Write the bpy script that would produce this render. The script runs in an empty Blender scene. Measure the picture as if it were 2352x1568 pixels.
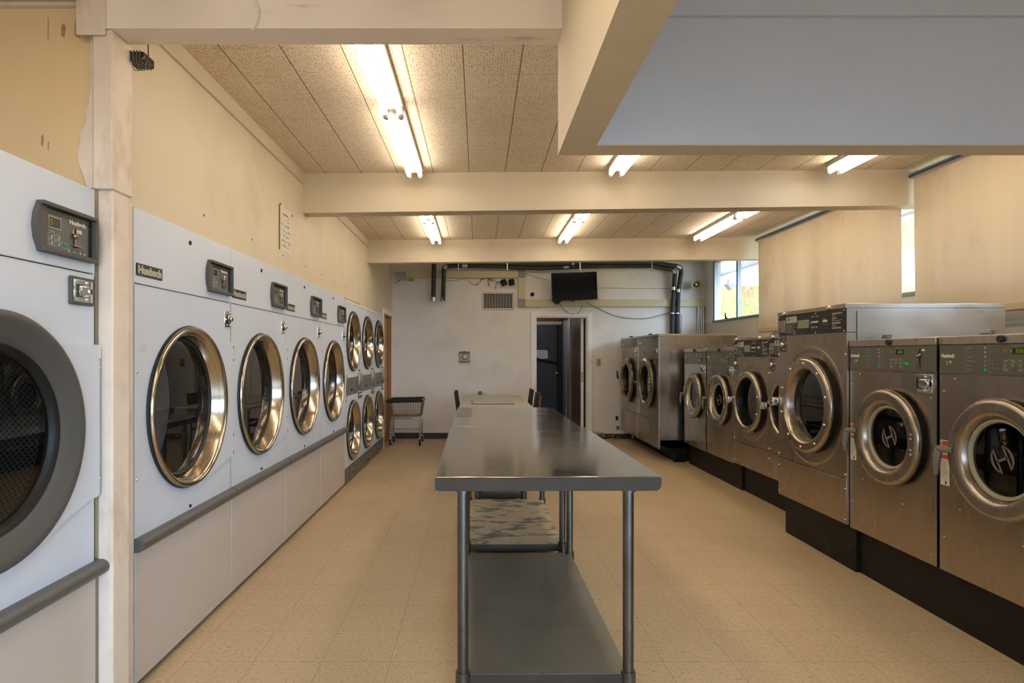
import bpy, bmesh, math, random
from mathutils import Vector, Matrix
random.seed(7)
PI = math.pi
SC = bpy.context.scene
COL = SC.collection
F, PX, PY, CZ = 1390.0, 1100.0, 815.0, 1.37      # focal length (px), principal point, eye height

# ------------------------------------------------------------------ materials
MATS = {}
def _nt(name):
    m = bpy.data.materials.new(name); m.use_nodes = True
    nt = m.node_tree; nt.nodes.clear()
    out = nt.nodes.new('ShaderNodeOutputMaterial')
    MATS[name] = m
    return m, nt, out
def N(nt, typ, **kw):
    n = nt.nodes.new(typ)
    for k, v in kw.items():
        if k.startswith('i_'):
            n.inputs[k[2:]].default_value = v
        else:
            setattr(n, k, v)
    return n
def L(nt, a, b): nt.links.new(a, b)
def math_n(nt, op, a, b=None, c=None):
    n = nt.nodes.new('ShaderNodeMath'); n.operation = op
    for i, x in enumerate((a, b, c)):
        if x is None: continue
        if isinstance(x, (int, float)): n.inputs[i].default_value = x
        else: nt.links.new(x, n.inputs[i])
    return n.outputs[0]
def vmath(nt, op, a, b=None):
    n = nt.nodes.new('ShaderNodeVectorMath'); n.operation = op
    for i, x in enumerate((a, b)):
        if x is None: continue
        if isinstance(x, (tuple, list)): n.inputs[i].default_value = x
        else: nt.links.new(x, n.inputs[i])
    return n
def mixc(nt, fac, a, b, blend='MIX'):
    n = nt.nodes.new('ShaderNodeMix'); n.data_type = 'RGBA'; n.blend_type = blend
    for sock, x in ((n.inputs[0], fac), (n.inputs[6], a), (n.inputs[7], b)):
        if isinstance(x, (int, float)): sock.default_value = x
        elif isinstance(x, (tuple, list)): sock.default_value = (*x[:3], 1)
        else: nt.links.new(x, sock)
    return n.outputs[2]
def ramp(nt, x, lo, hi, a=0.0, b=1.0):
    n = nt.nodes.new('ShaderNodeMapRange')
    n.inputs[1].default_value = lo; n.inputs[2].default_value = hi
    n.inputs[3].default_value = a; n.inputs[4].default_value = b
    nt.links.new(x, n.inputs[0]); return n.outputs[0]
def noise(nt, vec, scale, detail=3, rough=.55):
    n = N(nt, 'ShaderNodeTexNoise'); n.inputs['Scale'].default_value = scale
    n.inputs['Detail'].default_value = detail; n.inputs['Roughness'].default_value = rough
    nt.links.new(vec, n.inputs['Vector']); return n.outputs['Fac']
def stretchv(nt, vec, s): return vmath(nt, 'MULTIPLY', vec, s).outputs[0]
def bump(nt, h, strength, dist=.01):
    n = N(nt, 'ShaderNodeBump'); n.inputs['Strength'].default_value = strength
    n.inputs['Distance'].default_value = dist
    nt.links.new(h, n.inputs['Height']); return n.outputs['Normal']

def mat(name, col, rough=.5, metal=0.0, var=.06, scale=5, bmp=0.0, bscale=80, stretch=(1, 1, 1), spec=.5,
        rvar=0.0, dirt=None, dscale=3, dlo=.55, dhi=.75, dstretch=(1, 1, 1), aniso=0, emit=0, trans=0, coat=0):
    m, nt, out = _nt(name)
    p = N(nt, 'ShaderNodeBsdfPrincipled')
    tc = N(nt, 'ShaderNodeNewGeometry') if False else N(nt, 'ShaderNodeTexCoord')
    vec = tc.outputs['Object']
    sv = stretchv(nt, vec, stretch)
    f = noise(nt, sv, scale)
    lo = tuple(c * (1 - var) for c in col); hi = tuple(min(1, c * (1 + var)) for c in col)
    c = mixc(nt, ramp(nt, f, .3, .7), lo, hi)
    if dirt is not None:
        d = noise(nt, stretchv(nt, vec, dstretch), dscale, 6, .65)
        c = mixc(nt, ramp(nt, d, dlo, dhi), c, dirt)
    L(nt, c, p.inputs['Base Color'])
    p.inputs['Metallic'].default_value = metal
    p.inputs['Roughness'].default_value = rough
    p.inputs['Specular IOR Level'].default_value = spec
    p.inputs['Coat Weight'].default_value = coat
    if rvar:
        L(nt, ramp(nt, f, .25, .75, max(.02, rough - rvar), rough + rvar), p.inputs['Roughness'])
    if aniso: p.inputs['Anisotropic'].default_value = aniso
    if bmp:
        L(nt, bump(nt, noise(nt, vec, bscale, 4), bmp, .004), p.inputs['Normal'])
    if emit:
        p.inputs['Emission Color'].default_value = (*col, 1); p.inputs['Emission Strength'].default_value = emit
    if trans:
        t = N(nt, 'ShaderNodeBsdfTranslucent'); L(nt, c, t.inputs['Color'])
        mx = N(nt, 'ShaderNodeMixShader'); mx.inputs[0].default_value = trans
        L(nt, p.outputs[0], mx.inputs[1]); L(nt, t.outputs[0], mx.inputs[2]); L(nt, mx.outputs[0], out.inputs[0])
    else:
        L(nt, p.outputs[0], out.inputs[0])
    return m

def glass_mat(name, tint, refl=.06, rough=.01):
    m, nt, out = _nt(name)
    t = N(nt, 'ShaderNodeBsdfTransparent'); t.inputs[0].default_value = (*tint, 1)
    g = N(nt, 'ShaderNodeBsdfGlossy'); g.inputs['Roughness'].default_value = rough
    lw = N(nt, 'ShaderNodeLayerWeight'); lw.inputs[0].default_value = .5
    mx = N(nt, 'ShaderNodeMixShader')
    L(nt, math_n(nt, 'MULTIPLY_ADD', math_n(nt, 'POWER', lw.outputs['Facing'], 4.0), .9, refl), mx.inputs[0])
    L(nt, t.outputs[0], mx.inputs[1]); L(nt, g.outputs[0], mx.inputs[2]); L(nt, mx.outputs[0], out.inputs[0])

def emit_mat(name, col, s):
    m, nt, out = _nt(name)
    e = N(nt, 'ShaderNodeEmission'); e.inputs[0].default_value = (*col, 1); e.inputs[1].default_value = s
    L(nt, e.outputs[0], out.inputs[0])

TUBE = (1.0, .84, .64)
# paint and shell
mat('cream_paint', (.66, .575, .43), .55, var=.035, scale=2.2, bmp=.10, bscale=220, dirt=(.55, .45, .31), dscale=1.6, dlo=.52, dhi=.85)
mat('tan_paint', (.74, .55, .32), .55, var=.05, scale=2.5, bmp=.06, dirt=(.36, .22, .10), dscale=4.5, dlo=.68, dhi=.80)
mat('plaster', (.76, .65, .56), .7, var=.07, scale=7, bmp=.35, bscale=26, dirt=(.55, .42, .30), dscale=6, dlo=.55, dhi=.75, dstretch=(1, 1, .35))
mat('beam_paint', (.69, .60, .46), .55, var=.03, scale=2, bmp=.05, bscale=150, dirt=(.55, .46, .33), dscale=1.5, dlo=.5, dhi=.9)
mat('pale_beam', (.92, .82, .75), .6, var=.04, scale=3, bmp=.15, bscale=60, dirt=(.52, .41, .31), dscale=5, dlo=.63, dhi=.78, dstretch=(.4, 2, 2))
mat('header_paint', (.60, .59, .63), .5, var=.02, scale=3, bmp=.35, bscale=48)
mat('back_paint', (.78, .735, .68), .6, var=.05, scale=1.6, bmp=.08, bscale=120, dirt=(.66, .60, .52), dscale=2.2, dlo=.52, dhi=.85)
mat('right_paint', (.74, .69, .60), .6, var=.05, scale=2, bmp=.08, dirt=(.60, .53, .42), dscale=3)
mat('white_trim', (.84, .83, .82), .45, var=.04, scale=6, dirt=(.45, .38, .28), dscale=7, dlo=.62, dhi=.8)
mat('white_metal', (.72, .70, .66), .4, var=.02)
mat('shell_grey', (.4, .38, .35), .8)
# machines
mat('enamel_daylit', (.63, .69, .81), .34, var=.012, scale=3, bmp=.07, bscale=420, dirt=(.60, .61, .66), dscale=2.2, dlo=.55, dhi=.9)  # blue cast of the daylight is put into this white enamel
mat('enamel_low_shaded', (.56, .50, .46), .38, var=.02, scale=2, bmp=.05, bscale=420, dirt=(.50, .44, .36), dscale=2.4, dlo=.56, dhi=.85)  # warmer, darker copy of the enamel, paints in the weaker daylight low down
mat('dark_gap', (.012, .011, .010), .9, var=0)
mat('steel', (.40, .345, .285), .28, 1, var=.035, scale=7, stretch=(1, 1, .12), rvar=.07)
mat('steel_bright', (.40, .35, .295), .27, 1, var=.06, scale=5, rvar=.05)
mat('steel_top', (.48, .43, .375), .33, 1, var=.07, scale=5, stretch=(6, .4, 1), rvar=.08)
mat('ring_brass_steel', (.50, .44, .36), .17, 1, var=.08, scale=4, rvar=.03)
mat('chrome', (.75, .74, .72), .09, 1, var=.02)
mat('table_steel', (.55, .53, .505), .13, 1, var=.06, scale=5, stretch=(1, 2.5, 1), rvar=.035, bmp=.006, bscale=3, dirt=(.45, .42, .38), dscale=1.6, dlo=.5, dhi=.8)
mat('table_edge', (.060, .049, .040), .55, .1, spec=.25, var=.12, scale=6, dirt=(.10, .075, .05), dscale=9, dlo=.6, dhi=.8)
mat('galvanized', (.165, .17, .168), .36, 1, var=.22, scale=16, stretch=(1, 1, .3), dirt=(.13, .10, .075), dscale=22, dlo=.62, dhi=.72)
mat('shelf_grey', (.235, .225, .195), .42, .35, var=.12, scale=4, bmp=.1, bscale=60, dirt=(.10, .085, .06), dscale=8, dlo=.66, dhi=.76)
mat('shelf_peel', (.60, .52, .38), .6, 0, var=.10, scale=9, bmp=.2, bscale=50, dirt=(.20, .20, .18), dscale=5, dlo=.52, dhi=.56, dstretch=(1, 2.2, 1))
mat('dark_grey_plastic', (.085, .082, .080), .5, var=.04, spec=.35)
mat('panel_grey', (.105, .105, .107), .36, var=.04)
mat('panel_olive', (.10, .098, .078), .4, var=.04)
mat('panel_blue', (.16, .18, .20), .3, .3, var=.04)
mat('panel_black', (.018, .016, .015), .32, var=.1)
mat('rail_grey', (.10, .098, .095), .35, var=.06)
mat('rubber_and_gap_black', (.012, .012, .012), .55, var=.1)
mat('black_plastic', (.012, .012, .012), .5, var=.1, spec=.25)
mat('cream_gasket', (.43, .39, .28), .5, var=.05)
mat('handle_olive', (.17, .155, .125), .45, var=.06)
mat('ink_light', (.62, .60, .54), .5, var=0)
mat('ink_dim', (.30, .29, .26), .5, var=0)
mat('ink_black', (.02, .02, .02), .6, var=0)
mat('badge_silver', (.50, .46, .38), .35, .3, var=.03)
mat('label_white', (.66, .62, .56), .6, var=.03)
mat('label_red', (.58, .06, .02), .5, var=.05)
mat('lcd_green', (.20, .28, .13), .25, var=.05)
mat('display_dark', (.030, .022, .010), .2, var=0)
emit_mat('led_green', (.02, .70, .18), .28)
emit_mat('led_lime', (.42, .80, .02), .25)
emit_mat('led_amber', (.72, .62, .02), .3)
mat('led_red', (.5, .06, .04), .2, var=0)
mat('logo_grey', (.13, .115, .10), .5, var=.03)
mat('drum_back', (.78, .77, .76), .5, 0, var=.04)
mat('dark_tub', (.03, .028, .026), .3, .7, var=.1)
mat('plinth_black', (.012, .010, .008), .5, spec=.25, var=.25, scale=5, bmp=.05, dirt=(.05, .038, .026), dscale=7, dlo=.6, dhi=.8)
mat('blue_tab', (.16, .19, .25), .3, .6, var=.05)
glass_mat('dryer_glass', (.60, .59, .575), .07)
glass_mat('washer_glass', (.34, .33, .31), .05)
glass_mat('window_glass', (.97, .98, .98), .03)
# other things
mat('baseboard_brown', (.028, .014, .010), .5, var=.15)
mat('wood_door', (.46, .235, .085), .4, var=.10, scale=3, stretch=(6, 6, .5))
mat('wood_jamb', (.36, .12, .02), .35, var=.18, scale=4, stretch=(8, 8, .5))
mat('dark_door', (.026, .025, .024), .42, var=.1)
mat('hall_panel', (.16, .11, .085), .32, var=.25, scale=2, stretch=(3, 3, .5))
mat('hall_dark', (.07, .065, .06), .7, var=.1)
mat('hall_white', (.42, .42, .46), .5, var=.05)
mat('paper', (.72, .72, .76), .7, var=.02)
mat('paper_cream', (.70, .63, .50), .7, var=.03)
mat('ink_blue', (.16, .20, .42), .6, var=0)
mat('brass', (.35, .24, .09), .3, .9, var=.05)
mat('insulation', (.035, .034, .036), .6, var=.18, scale=9, bmp=.15)
mat('duct_tape', (.42, .42, .43), .28, .85, var=.2, scale=25, bmp=.3, bscale=60)
mat('raceway', (.60, .52, .33), .5, var=.03)
mat('raceway_grey', (.27, .26, .24), .5, var=.04)
mat('conduit', (.48, .52, .54), .3, .9, var=.05)
mat('wire_grey', (.12, .11, .10), .5, var=.05)
mat('wire_red', (.40, .03, .02), .5, var=0)
mat('wire_yellow', (.50, .34, .05), .5, var=0)
mat('horn_beige', (.40, .32, .16), .45, var=.05)
mat('vent_frame', (.60, .53, .44), .5, var=.08)
mat('thermo', (.40, .34, .23), .5, var=.05)
mat('thermo_dial', (.58, .52, .47), .35, var=.05)
mat('screen', (.003, .003, .0035), .25, var=0, spec=.15)
mat('blind_fabric', (.66, .53, .375), .75, var=.05, scale=1.4, stretch=(1, 3, .35), bmp=.05, bscale=300,
    dirt=(.44, .34, .215), dscale=1.6, dlo=.50, dhi=.80, dstretch=(1, 1.1, .6), trans=.14)
mat('blind_bar', (.52, .41, .27), .6, var=.08, scale=4, dirt=(.34, .24, .14), dscale=8)
mat('blind_blue', (.035, .075, .21), .4, var=.05)
mat('alu', (.50, .51, .52), .3, .9, var=.04)
mat('mullion', (.22, .225, .24), .35, .7, var=.06)
mat('eave_white', (.80, .82, .85), .6, var=.02)
mat('laminate', (.42, .385, .33), .3, var=.03)
mat('laminate_edge', (.62, .50, .31), .45, var=.04)
mat('orange_cloth', (.55, .07, .03), .6, var=.1)
mat('rubble', (.50, .42, .30), .9, var=.3, scale=12, bmp=.6, bscale=30, dirt=(.30, .10, .03), dscale=10, dlo=.5, dhi=.65)
mat('hill_soil', (.50, .41, .27), .9, var=.22, scale=4, dirt=(.42, .42, .20), dscale=1.2)
mat('grass_dry', (.62, .44, .25), .8, var=.3, scale=3, trans=.3)
mat('leaf_green', (.36, .50, .13), .6, var=.4, scale=6, trans=.35)
mat('lot_grey', (.30, .30, .29), .9, var=.1)
mat('patch_grey', (.16, .155, .15), .5, .4, var=.2, scale=12)
mat('cardboard_dark', (.07, .05, .045), .7, var=.1)
mat('cart_wire', (.42, .38, .33), .3, .9, var=.1)
mat('stain_brown', (.22, .11, .05), .6, var=.2)
mat('lock_recess', (.075, .055, .035), .5, var=.1)
mat('stain_tan', (.42, .27, .13), .6, var=.2)
mat('dark_chrome', (.06, .055, .05), .15, .8, var=.3)
emit_mat('tube_glow', TUBE, 14.5)

emit_mat('tube_fill', TUBE, 7)
mat('lamp_body', (.30, .28, .25), .5)
def floor_mat():
    m, nt, out = _nt('vinyl_floor')
    p = N(nt, 'ShaderNodeBsdfPrincipled'); tc = N(nt, 'ShaderNodeTexCoord'); v = tc.outputs['Object']
    T = .3048
    g = vmath(nt, 'DIVIDE', vmath(nt, 'ADD', v, (.09, .04, 0)).outputs[0], (T, T, T)).outputs[0]
    fr = vmath(nt, 'FRACTION', g).outputs[0]; fl = vmath(nt, 'FLOOR', g).outputs[0]
    wn = N(nt, 'ShaderNodeTexWhiteNoise'); wn.noise_dimensions = '2D'; L(nt, fl, wn.inputs['Vector'])
    sep = N(nt, 'ShaderNodeSeparateXYZ'); L(nt, fr, sep.inputs[0])
    dx = math_n(nt, 'ABSOLUTE', math_n(nt, 'SUBTRACT', sep.outputs[0], .5))
    dy = math_n(nt, 'ABSOLUTE', math_n(nt, 'SUBTRACT', sep.outputs[1], .5))
    line = ramp(nt, math_n(nt, 'MAXIMUM', dx, dy), .492, .496)
    base = mixc(nt, ramp(nt, noise(nt, v, 1.3, 4), .3, .7), (.58, .44, .27), (.64, .495, .31))
    base = mixc(nt, ramp(nt, wn.outputs['Value'], 0, 1, 0, .14), base, (.46, .35, .21))
    sp = noise(nt, v, 60, 3, .6)
    base = mixc(nt, ramp(nt, sp, .54, .64, 0, .6), base, (.36, .24, .13))
    sp2 = noise(nt, vmath(nt, 'ADD', v, (3, 5, 0)).outputs[0], 50, 3, .6)
    base = mixc(nt, ramp(nt, sp2, .58, .68, 0, .5), base, (.76, .62, .42))
    dirt = noise(nt, v, 13, 2)
    base = mixc(nt, ramp(nt, dirt, .76, .80, 0, .6), base, (.12, .09, .06))
    base = mixc(nt, math_n(nt, 'MULTIPLY', line, .5), base, (.20, .145, .09))
    L(nt, base, p.inputs['Base Color'])
    L(nt, ramp(nt, noise(nt, v, 2.0, 4), .3, .7, .30, .48), p.inputs['Roughness'])
    p.inputs['Specular IOR Level'].default_value = .4
    L(nt, p.outputs[0], out.inputs[0])
floor_mat()

def ceil_mat():
    m, nt, out = _nt('perforated_tile')
    p = N(nt, 'ShaderNodeBsdfPrincipled'); tc = N(nt, 'ShaderNodeTexCoord'); v = tc.outputs['Object']
    T = .2897
    o = vmath(nt, 'ADD', v, (.078 + T / 2 + 10 * T, .0, 0)).outputs[0]
    fr = vmath(nt, 'FRACTION', vmath(nt, 'DIVIDE', o, (T, T, 1)).outputs[0]).outputs[0]
    sep = N(nt, 'ShaderNodeSeparateXYZ'); L(nt, fr, sep.inputs[0])
    dx = math_n(nt, 'ABSOLUTE', math_n(nt, 'SUBTRACT', sep.outputs[0], .5))
    dy = math_n(nt, 'ABSOLUTE', math_n(nt, 'SUBTRACT', sep.outputs[1], .5))
    lx = ramp(nt, dx, .007, .014, 1, 0); ly = ramp(nt, dy, .490, .496)
    c = .0148
    q = vmath(nt, 'DIVIDE', v, (c, c, c)).outputs[0]
    cf = vmath(nt, 'FRACTION', q).outputs[0]; ci = vmath(nt, 'FLOOR', q).outputs[0]
    wn = N(nt, 'ShaderNodeTexWhiteNoise'); wn.noise_dimensions = '2D'; L(nt, ci, wn.inputs['Vector'])
    jit = vmath(nt, 'MULTIPLY', vmath(nt, 'SUBTRACT', wn.outputs['Color'], (.5, .5, .5)).outputs[0], (.5, .5, 0)).outputs[0]
    d = vmath(nt, 'SUBTRACT', vmath(nt, 'SUBTRACT', cf, (.5, .5, 0)).outputs[0], jit).outputs[0]
    d = vmath(nt, 'MULTIPLY', d, (1, 1, 0)).outputs[0]
    ln = vmath(nt, 'LENGTH', d).outputs[1]
    hole = math_n(nt, 'MULTIPLY', ramp(nt, ln, .15, .22, 1, 0), math_n(nt, 'GREATER_THAN', wn.outputs['Value'], .52))
    base = mixc(nt, ramp(nt, noise(nt, v, 2.5, 4), .3, .7), (.80, .69, .55), (.87, .76, .61))
    base = mixc(nt, hole, base, (.11, .07, .035))
    base = mixc(nt, math_n(nt, 'MULTIPLY', lx, .85), base, (.15, .10, .05))
    base = mixc(nt, math_n(nt, 'MULTIPLY', ly, .35), base, (.30, .23, .15))
    L(nt, base, p.inputs['Base Color']); p.inputs['Roughness'].default_value = .75
    p.inputs['Specular IOR Level'].default_value = .2
    L(nt, p.outputs[0], out.inputs[0])
ceil_mat()

def drum_mat():
    m, nt, out = _nt('perforated_drum')
    p = N(nt, 'ShaderNodeBsdfPrincipled'); tc = N(nt, 'ShaderNodeTexCoord'); v = tc.outputs['UV']
    r = N(nt, 'ShaderNodeVectorRotate'); r.inputs['Angle'].default_value = PI / 4; L(nt, v, r.inputs['Vector'])
    vo = N(nt, 'ShaderNodeTexVoronoi'); vo.inputs['Scale'].default_value = 1; vo.inputs['Randomness'].default_value = 0
    L(nt, vmath(nt, 'MULTIPLY', r.outputs[0], (66, 66, 66)).outputs[0], vo.inputs['Vector'])
    hole = ramp(nt, vo.outputs['Distance'], .30, .36, 1, 0)
    L(nt, mixc(nt, hole, (.105, .097, .085), (.008, .007, .006)), p.inputs['Base Color'])
    p.inputs['Metallic'].default_value = .5; p.inputs['Roughness'].default_value = .38
    L(nt, p.outputs[0], out.inputs[0])
drum_mat()

def brick_mat():
    m, nt, out = _nt('dark_brick')
    p = N(nt, 'ShaderNodeBsdfPrincipled'); tc = N(nt, 'ShaderNodeTexCoord'); v = tc.outputs['Object']
    sep = N(nt, 'ShaderNodeSeparateXYZ'); L(nt, v, sep.inputs[0])
    cb = N(nt, 'ShaderNodeCombineXYZ'); L(nt, sep.outputs[0], cb.inputs[0]); L(nt, sep.outputs[2], cb.inputs[1])
    b = N(nt, 'ShaderNodeTexBrick'); b.inputs['Scale'].default_value = 1
    b.inputs['Brick Width'].default_value = .2; b.inputs['Row Height'].default_value = .07; b.inputs['Mortar Size'].default_value = .006
    b.inputs['Color1'].default_value = (.16, .03, .02, 1); b.inputs['Color2'].default_value = (.20, .05, .03, 1); b.inputs['Mortar'].default_value = (.05, .035, .03, 1)
    L(nt, cb.outputs[0], b.inputs['Vector']); L(nt, b.outputs['Color'], p.inputs['Base Color']); L(nt, p.outputs[0], out.inputs[0])
brick_mat()

def puzzle_mat():
    m, nt, out = _nt('puzzle_print')
    p = N(nt, 'ShaderNodeBsdfPrincipled'); tc = N(nt, 'ShaderNodeTexCoord')
    vo = N(nt, 'ShaderNodeTexVoronoi'); vo.inputs['Scale'].default_value = 38; L(nt, tc.outputs['Object'], vo.inputs['Vector'])
    hs = N(nt, 'ShaderNodeHueSaturation'); hs.inputs['Saturation'].default_value = .8; hs.inputs['Value'].default_value = .7
    L(nt, vo.outputs['Color'], hs.inputs['Color'])
    L(nt, mixc(nt, .3, hs.outputs[0], (.62, .55, .50)), p.inputs['Base Color']); p.inputs['Roughness'].default_value = .6
    L(nt, p.outputs[0], out.inputs[0])
puzzle_mat()

# ------------------------------------------------------------------ mesh builder
_FONT = {}
def font_mesh(s, bold):
    k = (s, bold)
    if k not in _FONT:
        cu = bpy.data.curves.new('font_tmp', 'FONT'); cu.body = s; cu.size = 1; cu.offset = bold
        cu.resolution_u = 3
        ob = bpy.data.objects.new('font_tmp', cu)
        me = bpy.data.meshes.new_from_object(ob)
        vs = [tuple(v.co) for v in me.vertices]; fs = [tuple(p.vertices) for p in me.polygons]
        bpy.data.objects.remove(ob); bpy.data.curves.remove(cu); bpy.data.meshes.remove(me)
        xs = [v[0] for v in vs]; ys = [v[1] for v in vs]
        _FONT[k] = (vs, fs, min(xs), max(xs), min(ys), max(ys))
    return _FONT[k]

class B:
    def __init__(s): s.v = []; s.f = []; s.m = []; s.flat = []
    def add(s, vs, fs, m, flat=False):
        o = len(s.v); s.v += [tuple(v) for v in vs]
        for k, f in enumerate(fs): s.f.append(tuple(i + o for i in f)); s.m.append(m); s.flat.append(flat[k] if isinstance(flat, list) else flat)
        return s
    def box(s, x0, x1, y0, y1, z0, z1, m, bev=0, seg=2):
        if x0 > x1: x0, x1 = x1, x0
        if y0 > y1: y0, y1 = y1, y0
        if z0 > z1: z0, z1 = z1, z0
        if bev <= 0:
            vs = [(x, y, z) for z in (z0, z1) for y in (y0, y1) for x in (x0, x1)]
            return s.add(vs, [(0, 2, 3, 1), (4, 5, 7, 6), (0, 1, 5, 4), (2, 6, 7, 3), (0, 4, 6, 2), (1, 3, 7, 5)], m, True)
        bm = bmesh.new(); bmesh.ops.create_cube(bm, size=1)
        for v in bm.verts:
            v.co = Vector(((x0 + x1) / 2 + v.co.x * (x1 - x0), (y0 + y1) / 2 + v.co.y * (y1 - y0), (z0 + z1) / 2 + v.co.z * (z1 - z0)))
        bev = min(bev, .49 * min(x1 - x0, y1 - y0, z1 - z0))
        bmesh.ops.bevel(bm, geom=bm.edges[:], offset=bev, segments=seg, affect='EDGES', profile=.5)
        bm.verts.index_update(); bm.normal_update()
        s.add([v.co[:] for v in bm.verts], [[v.index for v in f.verts] for f in bm.faces], m, [max(abs(c) for c in f.normal) > .999 for f in bm.faces]); bm.free(); return s
    def quad(s, a, b, c, d, m): return s.add([a, b, c, d], [(0, 1, 2, 3)], m)
    def tube(s, pts, r, m, n=10, caps=True, closed=False):
        P = [Vector(p) for p in pts]; k = len(P); rr = r if isinstance(r, (list, tuple)) else [r] * k
        vs = []; up = None
        for i in range(k):
            a = P[(i - 1) % k] if (i > 0 or closed) else P[i]; b = P[(i + 1) % k] if (i < k - 1 or closed) else P[i]
            t = (b - a)
            t = t.normalized() if t.length > 1e-9 else Vector((0, 0, 1))
            if up is None:
                up = Vector((0, 0, 1)) if abs(t.z) < .9 else Vector((1, 0, 0))
            up = (up - t * up.dot(t)); up = up.normalized() if up.length > 1e-6 else t.orthogonal().normalized()
            w = t.cross(up)
            for j in range(n):
                an = 2 * PI * j / n; vs.append(P[i] + (up * math.cos(an) + w * math.sin(an)) * rr[i])
        fs = []
        for i in range(k if closed else k - 1):
            i2 = (i + 1) % k
            for j in range(n):
                j2 = (j + 1) % n; fs.append((i * n + j, i * n + j2, i2 * n + j2, i2 * n + j))
        if caps and not closed:
            fs.append(tuple(range(n))[::-1]); fs.append(tuple((k - 1) * n + j for j in range(n)))
        return s.add(vs, fs, m)
    def cyl(s, p0, p1, r, m, n=16, r2=None): return s.tube([p0, p1], [r, r if r2 is None else r2], m, n)
    def lathe(s, prof, cx, cz, mats, n=56, y0=0, a0=0, a1=2 * PI, axis='y'):
        """prof: [(radius, depth)], revolved about the local y axis (or z) through (cx, cz)."""
        full = abs(a1 - a0 - 2 * PI) < 1e-6; nn = n if full else n + 1
        for i in range(len(prof) - 1):
            mm = mats if isinstance(mats, str) else mats[i]
            vs = []
            for (r, d) in prof[i:i + 2]:
                for j in range(nn):
                    a = a0 + (a1 - a0) * j / n
                    if axis == 'y': vs.append((cx + r * math.cos(a), y0 + d, cz + r * math.sin(a)))
                    elif axis == 'z': vs.append((cx + r * math.cos(a), cz + r * math.sin(a), y0 + d))
                    else: vs.append((y0 + d, cx + r * math.cos(a), cz + r * math.sin(a)))
            fs = []
            for j in range(n):
                j2 = (j + 1) % nn; fs.append((j, j2, nn + j2, nn + j))
            s.add(vs, fs, mm, abs(prof[i][1] - prof[i + 1][1]) < 1e-6)
        return s
    def disc(s, cx, cz, r, y, m, n=40, r0=0):
        if r0 > 0: return s.lathe([(r0, y), (r, y)], cx, cz, m, n)
        return s.add([(cx + r * math.cos(2 * PI * j / n), y, cz + r * math.sin(2 * PI * j / n)) for j in range(n)], [tuple(range(n))], m)
    def plate_hole(s, x0, x1, z0, z1, cx, cz, r, y, m, n=64):
        A = [2 * PI * j / n for j in range(n)]
        for (X, Z) in ((x0, z0), (x1, z0), (x1, z1), (x0, z1)): A.append(math.atan2(Z - cz, X - cx) % (2 * PI))
        A = sorted(set(round(a, 6) for a in A)); vs = []
        for a in A:
            c, q = math.cos(a), math.sin(a); t = 1e9
            if c > 1e-9: t = min(t, (x1 - cx) / c)
            if c < -1e-9: t = min(t, (x0 - cx) / c)
            if q > 1e-9: t = min(t, (z1 - cz) / q)
            if q < -1e-9: t = min(t, (z0 - cz) / q)
            vs += [(cx + r * c, y, cz + r * q), (cx + t * c, y, cz + t * q)]
        k = len(A)
        return s.add(vs, [(2 * j, 2 * j + 1, 2 * ((j + 1) % k) + 1, 2 * ((j + 1) % k)) for j in range(k)], m)
    def prism(s, poly, y0, y1, m):
        k = len(poly); vs = [(p[0], y0, p[1]) for p in poly] + [(p[0], y1, p[1]) for p in poly]
        fs = [tuple(range(k)), tuple(range(2 * k - 1, k - 1, -1))] + [(j, (j + 1) % k, k + (j + 1) % k, k + j) for j in range(k)]
        return s.add(vs, fs, m)
    def sphere(s, c, r, m, n=12, k=8, sc=(1, 1, 1)):
        vs = []; fs = []
        for i in range(k + 1):
            a = PI * i / k
            for j in range(n):
                b = 2 * PI * j / n
                vs.append((c[0] + sc[0] * r * math.sin(a) * math.cos(b), c[1] + sc[1] * r * math.sin(a) * math.sin(b), c[2] + sc[2] * r * math.cos(a)))
        for i in range(k):
            for j in range(n): fs.append((i * n + j, (i + 1) * n + j, (i + 1) * n + (j + 1) % n, i * n + (j + 1) % n))
        return s.add(vs, fs, m)
    def stud(s, x, z, y, r, m):          # rounded rivet head standing on a front panel
        return s.lathe([(r, 0), (r * .85, -r * .5), (r * .4, -r * .85), (.0001, -r * .9)], x, z, m, 8, y)
    def text(s, t, x, z, y, h, m, w=None, bold=.0, align='l'):
        vs, fs, a, b, c, d = font_mesh(t, bold)
        sz = h / (d - c); sx = sz if w is None else w / (b - a)
        off = {'l': 0, 'c': (b - a) * sx / 2, 'r': (b - a) * sx}[align]
        return s.add([(x - off + (v[0] - a) * sx, y, z + (v[1] - c) * sz) for v in vs], fs, m)
    def bars(s, x, z, y, w, h, rows, m, seed=0, fill=.5):   # lines of tiny unreadable print
        rng = random.Random(seed); st = h / rows
        for i in range(rows):
            ww = w * rng.uniform(.45, 1.0); zz = z + h - (i + .5) * st
            xx = x
            while xx < x + ww - w * .06:
                q = min(w * rng.uniform(.08, .25), x + ww - xx)
                s.quad((xx, y, zz - st * fill / 2), (xx + q, y, zz - st * fill / 2), (xx + q, y, zz + st * fill / 2), (xx, y, zz + st * fill / 2), m)
                xx += q + w * .03
        return s
    def frame2(s, x0, x1, z0, z1, t, y, m):
        for (a, b, c, d) in ((x0, x1, z0, z0 + t), (x0, x1, z1 - t, z1), (x0, x0 + t, z0 + t, z1 - t), (x1 - t, x1, z0 + t, z1 - t)):
            s.quad((a, y, c), (b, y, c), (b, y, d), (a, y, d), m)
        return s
    def rect(s, x0, x1, z0, z1, y, m): return s.quad((x0, y, z0), (x1, y, z0), (x1, y, z1), (x0, y, z1), m)
    def xf(s, M):
        s.v = [tuple(M @ Vector(v)) for v in s.v]; return s
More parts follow.
